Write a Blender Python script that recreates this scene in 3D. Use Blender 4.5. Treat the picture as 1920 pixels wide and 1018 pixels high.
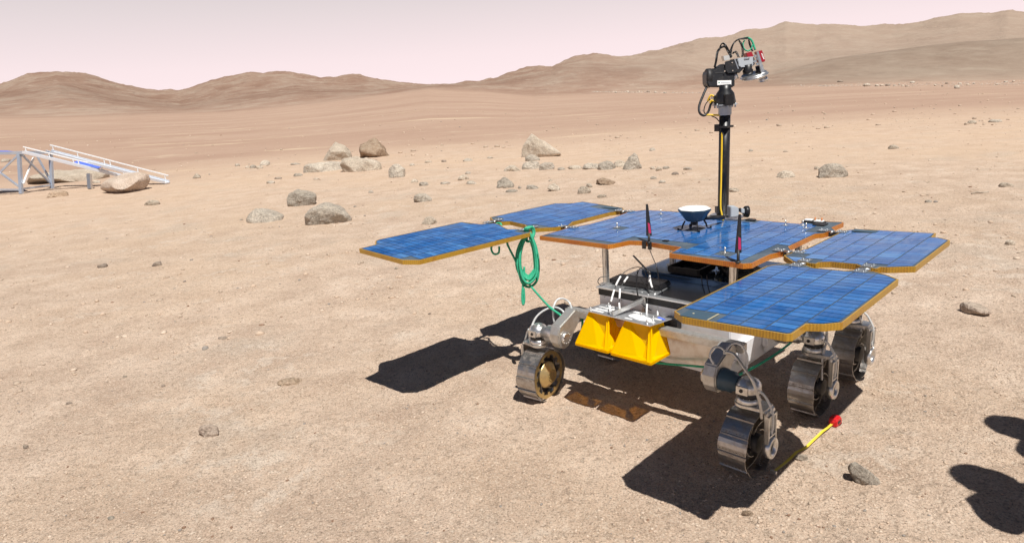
import bpy, bmesh, math, random
import numpy as np
from mathutils import Vector, Matrix, noise
from mathutils.bvhtree import BVHTree

S = bpy.context.scene
for o in list(bpy.data.objects): bpy.data.objects.remove(o)
COL = S.collection
R = math.radians

# ------------------------------------------------------------------ camera
CAMP = Vector((0, 0, 1.6))
CR = Vector((0.99727707, -0.01860928, -0.07135917))
CU = Vector((0.07374576, 0.25165662, 0.96500285))
CF = Vector((0.0, 0.96763766, -0.25234373))
FPX = 1225.6
cd = bpy.data.cameras.new('camera'); cam = bpy.data.objects.new('camera', cd); COL.objects.link(cam)
cd.sensor_width = 36; cd.lens = FPX / 1920 * 36; cd.clip_start = 0.05; cd.clip_end = 30000
m = Matrix((CR, CU, -CF)).transposed().to_4x4(); m.translation = CAMP
cam.matrix_world = m
S.camera = cam

def ray(x, y): return CF + CR * ((x - 960) / FPX) - CU * ((y - 509) / FPX)
def pp(x, y, D): return CAMP + ray(x, y) * D            # point seen at (x, y), D metres along the axis
def depth(P): return (Vector(P) - CAMP).dot(CF)

# ------------------------------------------------------------------ sky and sun
TOSUN = Vector((0.1745, -0.3954, 1.0)).normalized()
EL = math.asin(TOSUN.z); ROT = math.atan2(TOSUN.x, TOSUN.y)
wd = bpy.data.worlds.new('World'); S.world = wd; wd.use_nodes = True
nt = wd.node_tree; nt.nodes.clear()
N = nt.nodes.new
out = N('ShaderNodeOutputWorld'); bg = N('ShaderNodeBackground'); bg2 = N('ShaderNodeBackground'); mixw = N('ShaderNodeMixShader')
sky = N('ShaderNodeTexSky'); sky.sky_type = 'NISHITA'; sky.sun_disc = False; sky.sun_elevation = EL; sky.sun_rotation = ROT
sky.altitude = 2500; sky.dust_density = 0.3
bg.inputs['Strength'].default_value = 0.035
nt.links.new(sky.outputs[0], bg.inputs['Color'])
tc = N('ShaderNodeTexCoord'); sx = N('ShaderNodeSeparateXYZ'); nt.links.new(tc.outputs['Generated'], sx.inputs[0])
rp = N('ShaderNodeValToRGB'); nt.links.new(sx.outputs['Z'], rp.inputs[0])
e = rp.color_ramp.elements
e[0].position = 0.0; e[0].color = (0.90, 0.745, 0.765, 1)
e[1].position = 0.26; e[1].color = (0.30, 0.36, 0.50, 1)
for p, c in ((0.07, (0.83, 0.695, 0.71, 1)), (0.14, (0.68, 0.60, 0.61, 1)), (0.20, (0.57, 0.52, 0.525, 1))):
    k = e.new(p); k.color = c
nt.links.new(rp.outputs[0], bg2.inputs['Color']); bg2.inputs['Strength'].default_value = 1.0
mr = N('ShaderNodeMapRange'); mr.interpolation_type = 'SMOOTHSTEP'
mr.inputs['From Min'].default_value = 0.20; mr.inputs['From Max'].default_value = 0.29
nt.links.new(sx.outputs['Z'], mr.inputs['Value'])
nt.links.new(mr.outputs[0], mixw.inputs[0]); nt.links.new(bg2.outputs[0], mixw.inputs[1]); nt.links.new(bg.outputs[0], mixw.inputs[2])
nt.links.new(mixw.outputs[0], out.inputs['Surface'])
ld = bpy.data.lights.new('sun', 'SUN'); ld.energy = 5.0; ld.angle = R(0.53); ld.color = (1.0, 0.965, 0.91)
sun = bpy.data.objects.new('sun', ld); COL.objects.link(sun)
sun.rotation_euler = TOSUN.to_track_quat('Z', 'Y').to_euler(); sun.location = (3, -6, 20)
S.view_settings.view_transform = 'Standard'; S.view_settings.look = 'None'
S.view_settings.exposure = 0.22; S.view_settings.gamma = 1
S.cycles.max_bounces = 8; S.cycles.use_denoising = True

# ------------------------------------------------------------------ materials
def mat(name, col=(.5, .5, .5), rough=.5, metal=0.0, spec=.5):
    m = bpy.data.materials.new(name); m.use_nodes = True
    b = m.node_tree.nodes['Principled BSDF']
    b.inputs['Base Color'].default_value = (*col, 1); b.inputs['Roughness'].default_value = rough
    b.inputs['Metallic'].default_value = metal; b.inputs['Specular IOR Level'].default_value = spec
    return m
class NG:
    """small helper round a node tree"""
    def __init__(s, m): s.t = m.node_tree; s.b = s.t.nodes.get('Principled BSDF')
    def n(s, typ, **k):
        x = s.t.nodes.new(typ)
        for a, v in k.items():
            if a.startswith('i_'):
                key = a[2:].replace('_', ' ')
                x.inputs[int(key) if key.isdigit() else key].default_value = v
            else: setattr(x, a, v)
        return x
    def l(s, a, b): s.t.links.new(a, b)
    def ramp(s, src, stops, interp='LINEAR'):
        r = s.n('ShaderNodeValToRGB'); r.color_ramp.interpolation = interp
        e = r.color_ramp.elements
        while len(e) > 1: e.remove(e[-1])
        e[0].position = stops[0][0]; e[0].color = (*stops[0][1], 1) if len(stops[0][1]) == 3 else stops[0][1]
        for p, c in stops[1:]:
            k = e.new(p); k.color = (*c, 1)
        s.l(src, r.inputs[0]); return r.outputs[0]
    def noise(s, vec, scale, det=4, rough=.55, w=None):
        x = s.n('ShaderNodeTexNoise', i_Scale=scale, i_Detail=det, i_Roughness=rough); s.l(vec, x.inputs['Vector']); return x.outputs['Fac']
    def mix(s, f, a, b, mode='MIX'):
        x = s.n('ShaderNodeMix', data_type='RGBA', blend_type=mode)
        if isinstance(f, (int, float)): x.inputs[0].default_value = f
        else: s.l(f, x.inputs[0])
        for v, i in ((a, 6), (b, 7)):
            if isinstance(v, tuple): x.inputs[i].default_value = (*v, 1)
            else: s.l(v, x.inputs[i])
        return x.outputs[2]
    def math(s, op, a, b=None, clamp=False):
        x = s.n('ShaderNodeMath', operation=op, use_clamp=clamp)
        for v, i in ((a, 0), (b, 1)):
            if v is None: continue
            if isinstance(v, (int, float)): x.inputs[i].default_value = v
            else: s.l(v, x.inputs[i])
        return x.outputs[0]
    def mapr(s, v, a, b, c=0., d=1.):
        x = s.n('ShaderNodeMapRange', interpolation_type='SMOOTHSTEP')
        s.l(v, x.inputs[0]); x.inputs[1].default_value = a; x.inputs[2].default_value = b; x.inputs[3].default_value = c; x.inputs[4].default_value = d
        return x.outputs[0]
    def bump(s, h, strength, dist, nrm=None):
        x = s.n('ShaderNodeBump', i_Strength=1.0, i_Distance=dist)
        if isinstance(strength, (int, float)): x.inputs['Strength'].default_value = strength
        else: s.l(strength, x.inputs['Strength'])
        s.l(h, x.inputs['Height'])
        if nrm is not None: s.l(nrm, x.inputs['Normal'])
        return x.outputs[0]

def wear(m, c2, scale=30, lo=.4, hi=.7, rough2=None, bump=0.0):
    """blotchy second colour over a plain material: dust and handling marks"""
    g = NG(m); tc = g.n('ShaderNodeTexCoord').outputs['Object']
    f = g.ramp(g.noise(tc, scale, 6, .65), [(lo, (0, 0, 0)), (hi, (1, 1, 1))])
    base = tuple(g.b.inputs['Base Color'].default_value)[:3]
    g.l(g.mix(f, base, c2), g.b.inputs['Base Color'])
    if rough2 is not None:
        r0 = g.b.inputs['Roughness'].default_value
        g.l(g.mapr(f, 0, 1, r0, rough2), g.b.inputs['Roughness'])
    if bump: g.l(g.bump(g.noise(tc, scale * 3, 3), bump, .002), g.b.inputs['Normal'])
    return m

DUST = (.42, .33, .25)
M = {}
M['hinge'] = mat('dull hinge metal', (.45, .48, .50), .32, .8)
M['alu'] = wear(mat('aluminium', (.72, .72, .71), .3, .9), (.45, .42, .38), 45, .45, .8, .5)
M['alu_matt'] = wear(mat('machined aluminium', (.60, .60, .58), .42, .75), (.42, .38, .33), 30, .4, .8, .6)
M['steel_dark'] = wear(mat('wheel steel', (.48, .47, .46), .32, .95), (.36, .31, .26), 40, .4, .75, .65, .15)
M['brass'] = wear(mat('gold anodised metal', (.62, .48, .22), .38, .9), (.45, .33, .2), 50, .45, .8, .6)
M['black'] = wear(mat('black plastic', (.012, .012, .014), .38), (.09, .075, .06), 40, .55, .9, .6)
M['black_matt'] = wear(mat('black matt metal', (.02, .02, .022), .55), (.08, .07, .06), 60, .5, .9)
M['white'] = wear(mat('white painted panel', (.84, .85, .88), .38), (.62, .58, .53), 14, .5, .9, .6)
M['whitepl'] = mat('white plastic', (.85, .85, .84), .4)
M['grey'] = mat('grey painted collar', (.38, .41, .44), .45)
M['green'] = wear(mat('green rope', (.015, .34, .18), .7), (.06, .45, .28), 90, .4, .7)
M['yellow'] = mat('yellow cable', (.80, .52, .02), .5)
M['red'] = mat('dark red anodised', (.30, .008, .02), .35)
M['redcase'] = mat('red plastic case', (.62, .015, .02), .4)
M['magenta'] = mat('magenta sticker', (.40, .015, .09), .5)
M['navy'] = mat('blue grey plastic', (.045, .085, .12), .42)
M['bluetarp'] = mat('blue sheet', (.10, .18, .72), .5)
M['plate'] = mat('mirror finish plate', (.55, .60, .66), .16, 1.0)
M['plate_bright'] = mat('bright sheet metal', (.80, .82, .84), .34, .85)
M['plate_blue'] = mat('sheet metal tinted as reflected sky', (.20, .30, .44), .14, .8)  # blue base colour stands in for the sky mirrored in the metal
M['frame_blue'] = wear(mat('blue grey frame metal', (.44, .50, .60), .35, .5), (.55, .60, .66), 3)
M['dull_strip'] = mat('dull strip', (.42, .38, .26), .5)
M['track'] = mat('pale anodised channel', (.70, .73, .78), .4, .3)
M['skirt'] = wear(mat('brushed skirt metal', (.62, .60, .58), .28, .9), (.4, .3, .22), 18, .4, .9, .5)
M['tape'] = mat('yellow tape blade', (.78, .60, .06), .45)
M['glass'] = mat('lens glass', (.10, .14, .2), .06, 0, .8)
M['orangebox'] = mat('small orange part', (.6, .2, .05), .5)

def tube_clear():
    m = mat('clear hose', (.78, .80, .80), .2, 0, .6)
    b = m.node_tree.nodes['Principled BSDF']; b.inputs['Transmission Weight'].default_value = .35
    return m
M['hose'] = tube_clear()

def substrate():
    m = mat('panel substrate', (.075, .10, .13), .5, 0, .2); g = NG(m)
    tc = g.n('ShaderNodeTexCoord').outputs['Object']
    f = g.ramp(g.noise(tc, 9, 6, .6), [(.4, (.06, .085, .115)), (.7, (.115, .14, .16))])
    g.l(f, g.b.inputs['Base Color'])
    return m
M['substrate'] = substrate()
def cells():
    m = mat('solar cell', (.03, .11, .33), .11, 0, .30); g = NG(m)
    a = g.n('ShaderNodeAttribute', attribute_name='tone').outputs['Fac']
    tc = g.n('ShaderNodeTexCoord').outputs['Object']
    base = g.ramp(a, [(0, (.010, .080, .27)), (.5, (.014, .112, .35)), (.9, (.024, .142, .41)), (1, (.045, .19, .46))])
    dust = g.ramp(g.noise(tc, 6, 7, .65), [(.42, (0, 0, 0)), (.75, (.30, .30, .30))])
    c = g.mix(dust, base, (.22, .32, .42))
    g.l(c, g.b.inputs['Base Color'])
    # smeared dust also changes the gloss
    mp = g.n('ShaderNodeMapping'); g.l(tc, mp.inputs[0]); mp.inputs['Scale'].default_value = (3, 14, 1)
    g.l(g.mapr(g.noise(mp.outputs[0], 3, 5, .6), .35, .7, .07, .26), g.b.inputs['Roughness'])
    g.l(g.bump(g.noise(tc, 16, 2), .12, .004), g.b.inputs['Normal'])
    return m
M['cell'] = cells()
def edge(name, c1, c2, c3):
    m = mat(name, c1, .32, .1, .6); g = NG(m)
    uv = g.n('ShaderNodeUVMap'); sp = g.n('ShaderNodeSeparateXYZ'); g.l(uv.outputs[0], sp.inputs[0])
    w = g.math('SINE', g.math('MULTIPLY', sp.outputs[0], 620.))
    tc = g.n('ShaderNodeTexCoord').outputs['Object']
    n = g.noise(tc, 7, 6, .7)
    base = g.ramp(n, [(.35, c1), (.52, c2), (.68, c3)])
    f = g.mapr(w, -.2, 1., .0, .45)
    nn = g.noise(tc, 160, 2)
    g.l(g.mix(g.math('MULTIPLY', f, nn), base, tuple(x * .22 for x in c1)), g.b.inputs['Base Color'])
    g.l(g.bump(w, .3, .0015), g.b.inputs['Normal'])
    return m
M['edge_gold'] = edge('gold kapton edge tape', (.42, .22, .02), (.50, .29, .03), (.38, .16, .02))
M['edge_orange'] = edge('orange kapton edge tape', (.50, .15, .02), (.60, .22, .02), (.42, .09, .02))
def kapton():
    m = bpy.data.materials.new('amber film'); m.use_nodes = True
    g = NG(m); t = m.node_tree; t.nodes.remove(g.b)
    o = t.nodes['Material Output']
    d = g.n('ShaderNodeBsdfDiffuse'); d.inputs[0].default_value = (1.0, .66, .0, 1)
    tr = g.n('ShaderNodeBsdfTranslucent'); tr.inputs[0].default_value = (1.0, .62, .0, 1)
    tp = g.n('ShaderNodeBsdfTransparent'); tp.inputs[0].default_value = (1.0, .46, .0, 1)
    gl = g.n('ShaderNodeBsdfGlossy'); gl.inputs['Roughness'].default_value = .12; gl.inputs[0].default_value = (1, .9, .7, 1)
    a = g.n('ShaderNodeMixShader', i_0=.26); g.l(d.outputs[0], a.inputs[1]); g.l(tr.outputs[0], a.inputs[2])
    b = g.n('ShaderNodeMixShader', i_0=.20); g.l(a.outputs[0], b.inputs[1]); g.l(tp.outputs[0], b.inputs[2])
    fr = g.n('ShaderNodeFresnel'); fr.inputs[0].default_value = 1.45
    c = g.n('ShaderNodeMixShader'); g.l(g.math('MULTIPLY', fr.outputs[0], .35), c.inputs[0]); g.l(b.outputs[0], c.inputs[1]); g.l(gl.outputs[0], c.inputs[2])
    g.l(c.outputs[0], o.inputs[0])
    return m
M['kapton'] = kapton()
M['amber'] = mat('amber strip', (.95, .48, .0), .4)

def rockmat(name, c1, c2, c3, sc=1.0):
    m = mat(name, c1, .88, 0, .25); g = NG(m)
    tc = g.n('ShaderNodeTexCoord').outputs['Object']
    oi = g.n('ShaderNodeObjectInfo').outputs['Random']
    ad = g.n('ShaderNodeVectorMath', operation='ADD'); g.l(tc, ad.inputs[0])
    cb = g.n('ShaderNodeCombineXYZ'); g.l(g.math('MULTIPLY', oi, 40), cb.inputs[0]); g.l(cb.outputs[0], ad.inputs[1]); v = ad.outputs[0]
    a = g.ramp(g.noise(v, 3.0 * sc, 8, .68), [(.3, c1), (.5, c2), (.7, c3)])
    sp = g.noise(v, 38 * sc, 5, .75)
    a = g.mix(g.mapr(sp, .50, .64, 0, .45), a, tuple(min(1, x * 1.35) for x in c3))
    a = g.mix(g.mapr(sp, .48, .38, 0, .5), a, tuple(x * .45 for x in c1))
    ge = g.n('ShaderNodeNewGeometry'); sz = g.n('ShaderNodeSeparateXYZ'); g.l(ge.outputs['Normal'], sz.inputs[0])
    # pale sand lying on the flat tops
    d = g.math('MULTIPLY', g.mapr(sz.outputs[2], .55, .95), g.mapr(g.noise(v, 7 * sc, 5), .45, .7, 0, .5))
    a = g.mix(d, a, (.44, .36, .27))
    hs = g.n('ShaderNodeHueSaturation'); g.l(a, hs.inputs['Color']); g.l(g.mapr(oi, 0, 1, 1.05, 1.4), hs.inputs['Value'])
    g.l(hs.outputs[0], g.b.inputs['Base Color'])
    b0 = g.bump(g.noise(v, 4.5 * sc, 6, .7), .6, .12 / sc); b1 = g.bump(g.noise(v, 14 * sc, 7, .75), 1., .06 / sc, b0)
    g.l(g.bump(g.noise(v, 70 * sc, 4, .7), .7, .008 / sc, b1), g.b.inputs['Normal'])
    return m
M['rock_grey'] = rockmat('grey granite', (.27, .235, .19), (.39, .34, .28), (.52, .46, .375))
M['rock_tan'] = rockmat('tan weathered stone', (.35, .285, .215), (.45, .38, .30), (.55, .48, .39))
M['rock_pink'] = rockmat('pink sandstone', (.42, .32, .25), (.50, .40, .32), (.58, .49, .41))
M['rock_brown'] = rockmat('brown stone', (.26, .175, .115), (.35, .25, .17), (.45, .35, .26))
M['stone_small'] = rockmat('pale small stone', (.36, .31, .25), (.46, .41, .34), (.58, .53, .46), 4.0)
M['stone_dark'] = rockmat('dark small stone', (.15, .12, .10), (.22, .175, .14), (.33, .27, .21), 5.0)

# ------------------------------------------------------------------ terrain
def keyfun(keys):
    pts = []
    for x, y in keys:
        d = ray(x, y); h = math.hypot(d.x, d.y)
        pts.append((math.atan2(d.x, d.y), d.z / h))
    pts.sort(); xs = [p[0] for p in pts]; ys = [p[1] for p in pts]
    return lambda a: float(np.interp(a, xs, ys))
SKY = keyfun([(-500, 190), (-250, 150), (0, 160), (25, 150), (50, 141), (110, 135), (160, 139), (220, 157), (270, 169), (320, 168), (360, 162), (400, 152), (450, 140), (465, 138), (500, 134), (540, 136), (600, 147), (640, 141), (665, 140), (700, 146), (750, 155), (800, 160), (850, 157), (900, 152), (930, 147), (960, 135), (1010, 122), (1035, 124), (1080, 107), (1110, 102), (1140, 103), (1175, 108), (1200, 102), (1250, 91), (1300, 75), (1350, 69), (1380, 61), (1440, 49), (1475, 41), (1500, 43), (1530, 47), (1560, 46), (1620, 48), (1680, 48), (1720, 42), (1760, 34), (1800, 28), (1860, 27), (1890, 20), (1920, 24), (2050, 10), (2300, 30)])
BASE = keyfun([(-500, 240), (0, 216), (200, 214), (430, 206), (600, 190), (800, 163), (900, 168), (1000, 178), (1150, 172), (1300, 166), (1500, 158), (1700, 152), (1920, 148), (2300, 140)])
GREEN = keyfun([(1300, 152), (1450, 140), (1560, 112), (1700, 92), (1800, 80), (1920, 72), (2300, 60)])
MIDR = keyfun([(-500, 235), (0, 178), (110, 160), (220, 185), (340, 200), (430, 185), (560, 168), (700, 172), (800, 163), (870, 158), (930, 153), (1000, 140), (1060, 126), (1110, 120), (1160, 124), (1300, 120), (1500, 118), (1920, 95), (2300, 90)])
def ss(t): t = min(1., max(0., t)); return t * t * (3 - 2 * t)
R0, R1, RG, RM, RH = 24., 700., 1050., 1500., 3200.
def height(x, y, fine=True):
    r = math.hypot(x, y); a = math.atan2(x, y)
    z = 0.0
    base = BASE(a)
    if r > R0:
        t = r - R0
        z += base * (math.sqrt(t * t + 144) - 12) * 1.0
    if r > R1:
        zb = z; eb = (z - 1.6) / r
        g = GREEN(a); gw = ss((a - 0.24) / 0.1)
        e1 = MIDR(a); e2 = SKY(a)
        e1 = e1 * (1 - gw) + g * gw
        rm = RM * (1 - gw) + RG * gw
        if r < rm: e = eb + (e1 - eb) * ss((r - R1) / (rm - R1)) ** 1.2
        elif r < RH:
            e = e1 + (e2 - e1) * ss((r - rm) / (RH - rm)) ** 1.1 - .012 * math.sin(math.pi * ss((r - rm) / (RH - rm))) * (0.25 + gw * .6)
        else: e = e2 - (r - RH) / 3000. * .12
        z = 1.6 + e * r
        amp = min(1, (r - R1) / 1000.) * r * .0060
        pr = min(r, RH)
        q = Vector((math.sin(a) * pr * .0065, math.cos(a) * pr * .0020, 3.1))
        z += amp * (noise.ridged_multi_fractal(q, .9, 2.1, 6, 1.0, 2.0) - 1.15) * .55 if fine else 0
    elif r > 40:
        k = min(1, (r - 40) / 200.)
        z += k * r * .0012 * noise.fractal(Vector((x * .012, y * .012, 0)), 1., 2., 4)
    if r < 60 and fine:
        k = max(0, 1 - r / 60.)
        z += k * .016 * noise.fractal(Vector((x * .9, y * .9, 5)), .9, 2.1, 4)
        z += k * .010 * noise.fractal(Vector((x * 5., y * 5., 9)), .8, 2.1, 3)
        if r < 14: z += (1 - r / 14) * .0055 * noise.fractal(Vector((x * 19., y * 19., 4)), .6, 2.1, 3)
    return z
def ground_hit(x, y):
    """distance along the axis at which the pixel meets the ground"""
    d = ray(x, y); t = 1.5; last = t
    while t < 4000:
        P = CAMP + d * t
        if P.z < height(P.x, P.y): 
            lo, hi = last, t
            for _ in range(18):
                mi = (lo + hi) / 2; P = CAMP + d * mi
                if P.z < height(P.x, P.y): hi = mi
                else: lo = mi
            return hi
        last = t; t *= 1.012
    return 4000.

def link(o, parent=None):
    COL.objects.link(o)
    if parent is not None: o.parent = parent
    return o
def tag(o, label=None, cat=None, group=None, kind=None):
    for k, v in (('label', label), ('category', cat), ('group', group), ('kind', kind)):
        if v: o[k] = v
    return o

def build_terrain():
    az = list(np.arange(-50, 50.01, .13)); az += list(np.arange(54, 309.9, 4.))
    az = [R(a) for a in az]; n = len(az)
    rad = [0.25]
    while rad[-1] < 9000:
        rr = rad[-1]; rad.append(rr * (1.010 if 1.6 < rr < 13 else 1.020 if rr < 60 else 1.018 if rr < R1 else 1.012 if rr < RH else 1.06))
    V = [(0, 0, height(0, 0))]
    for rr in rad:
        for a in az:
            x = math.sin(a) * rr; y = math.cos(a) * rr; V.append((x, y, height(x, y)))
    V = np.array(V, dtype=np.float32)
    F = []
    for j in range(n): F.append((0, 1 + (j + 1) % n, 1 + j))
    for i in range(len(rad) - 1):
        o0 = 1 + i * n; o1 = o0 + n
        for j in range(n):
            k = (j + 1) % n; F.append((o0 + j, o0 + k, o1 + k, o1 + j))
    me = bpy.data.meshes.new('ground'); me.from_pydata(V.tolist(), [], F); me.update()
    me.polygons.foreach_set('use_smooth', [True] * len(F))
    o = bpy.data.objects.new('ground', me); link(o); o['kind'] = 'structure'
    return o

def ground_mat():
    m = mat('desert ground', (.5, .4, .3), .95, 0, .1); g = NG(m)
    geo = g.n('ShaderNodeNewGeometry'); P = geo.outputs['Position']
    ln = g.n('ShaderNodeVectorMath', operation='LENGTH'); g.l(P, ln.inputs[0]); r = ln.outputs['Value']
    sep = g.n('ShaderNodeSeparateXYZ'); g.l(P, sep.inputs[0])
    # colours close by
    big = g.noise(P, .35, 6, .6); med = g.noise(P, 2.2, 6, .62); fine = g.noise(P, 26, 5, .7); grain = g.noise(P, 120, 3, .75)
    near = g.ramp(med, [(.30, (.455, .325, .240)), (.47, (.550, .410, .308)), (.60, (.630, .482, .370)), (.75, (.71, .57, .455))])
    near = g.mix(g.mapr(big, .4, .66, 0, .5), near, (.60, .435, .30))
    near = g.mix(g.mapr(g.noise(P, .8, 5, .6), .54, .66, 0, .6), near, (.51, .415, .33))
    crust = g.math('MULTIPLY', g.mapr(g.noise(P, .9, 4, .55), .50, .60), g.mapr(g.noise(P, 5, 6, .7), .5, .6, 0, .5))
    near = g.mix(crust, near, (.68, .58, .48))
    near = g.mix(g.mapr(fine, .50, .34, 0, .60), near, (.30, .225, .165))
    near = g.mix(g.mapr(fine, .55, .72, 0, .55), near, (.64, .54, .43))
    near = g.mix(g.mapr(grain, .47, .35, 0, .8), near, (.20, .155, .12))
    near = g.mix(g.mapr(grain, .55, .64, 0, .7), near, (.74, .64, .52))
    # the gravelly plain: darker and redder, pale streaks along the contours
    mp = g.n('ShaderNodeMapping'); g.l(P, mp.inputs[0]); mp.inputs['Scale'].default_value = (.018, .045, .05)
    mp2 = g.n('ShaderNodeMapping'); g.l(P, mp2.inputs[0]); mp2.inputs['Scale'].default_value = (.05, .22, .2)
    far = g.ramp(g.noise(mp.outputs[0], 1.6, 8, .62), [(.3, (.330, .218, .160)), (.5, (.375, .257, .190)), (.7, (.42, .302, .228))])
    far = g.mix(g.mapr(g.noise(mp2.outputs[0], 1.3, 7, .68), .57, .68, 0, .85), far, (.54, .42, .295))
    far = g.mix(g.mapr(g.noise(P, 1.3, 6, .7), .42, .30, 0, .55), far, (.25, .17, .125))
    far = g.mix(g.mapr(g.noise(P, .25, 8, .75), .56, .68, 0, .55), far, (.48, .37, .275))
    # boundary between the raked sand and the gravel plain
    wob = g.math('MULTIPLY', g.math('SUBTRACT', g.noise(P, .06, 5, .6), .5), 22.)
    rr = g.math('ADD', g.math('ADD', r, wob), g.math('MULTIPLY', sep.outputs[0], -.05))
    hs = g.n('ShaderNodeHueSaturation'); g.l(near, hs.inputs['Color']); g.l(g.mapr(r, 5, 11, 1.07, .93), hs.inputs['Value']); near = g.mix(g.mapr(r, 7, 20, 0, .75), hs.outputs[0], g.mix(.5, hs.outputs[0], (.50, .355, .245)))
    c = g.mix(g.mapr(rr, 19., 36.), near, far)
    # hills
    hm = g.n('ShaderNodeMapping'); g.l(P, hm.inputs[0]); hm.inputs['Scale'].default_value = (.0040, .0022, .012)
    hill = g.ramp(g.noise(hm.outputs[0], 2.0, 9, .66), [(.38, (.265, .165, .118)), (.5, (.315, .212, .156)), (.62, (.365, .272, .208))])
    hill = g.mix(g.mapr(g.noise(hm.outputs[0], 7, 10, .75), .52, .64, 0, .6), hill, (.44, .345, .268))
    hill = g.mix(g.mapr(g.noise(hm.outputs[0], 13, 10, .8), .48, .39, 0, .55), hill, (.225, .150, .114))
    # the greener grey slope on the right, and the big ridge behind it, paled in colour for distance haze
    az = g.math('DIVIDE', sep.outputs[0], sep.outputs[1])
    gw = g.math('MULTIPLY', g.mapr(g.math('ADD', az, g.math('MULTIPLY', g.math('SUBTRACT', big, .5), .1)), .30, .50), g.mapr(r, 640, 860))
    gw2 = g.math('MULTIPLY', gw, g.mapr(r, 1500, 1120))
    c = g.mix(g.mapr(r, 380, 1000), c, hill)
    c = g.mix(g.math('MULTIPLY', g.mapr(az, .0, .35), g.math('MULTIPLY', g.mapr(r, 900, 1500), .6)), c, (.44, .35, .275))
    c = g.mix(g.math('MULTIPLY', gw2, .6), c, g.ramp(g.noise(hm.outputs[0], 9, 8, .7), [(.35, (.195, .160, .123)), (.65, (.28, .237, .185))]))
    g.l(c, g.b.inputs['Base Color'])
    # relief
    fade = g.mapr(r, 6, 40, 1.0, .25)
    vor = g.n('ShaderNodeTexVoronoi', i_Scale=55.); g.l(P, vor.inputs['Vector'])
    b1 = g.bump(g.noise(P, 9, 8, .74), g.math('MULTIPLY', fade, .6), .055)
    b1 = g.bump(g.noise(P, 34, 4, .7), g.mapr(r, 5, 16, .7, .0), .012, b1)
    b2 = g.bump(vor.outputs['Distance'], g.mapr(r, 4, 14, .5, 0), .006, b1)
    b3 = g.bump(g.noise(P, 75, 5, .75), g.mapr(r, 5, 25, .8, .0), .013, b2)
    b4 = g.bump(g.noise(hm.outputs[0], 9, 11, .78), g.mapr(r, 500, 1400, 0, .6), 24., b3)
    g.l(b4, g.b.inputs['Normal'])
    return m
ground = build_terrain(); ground.data.materials.append(ground_mat())

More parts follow.
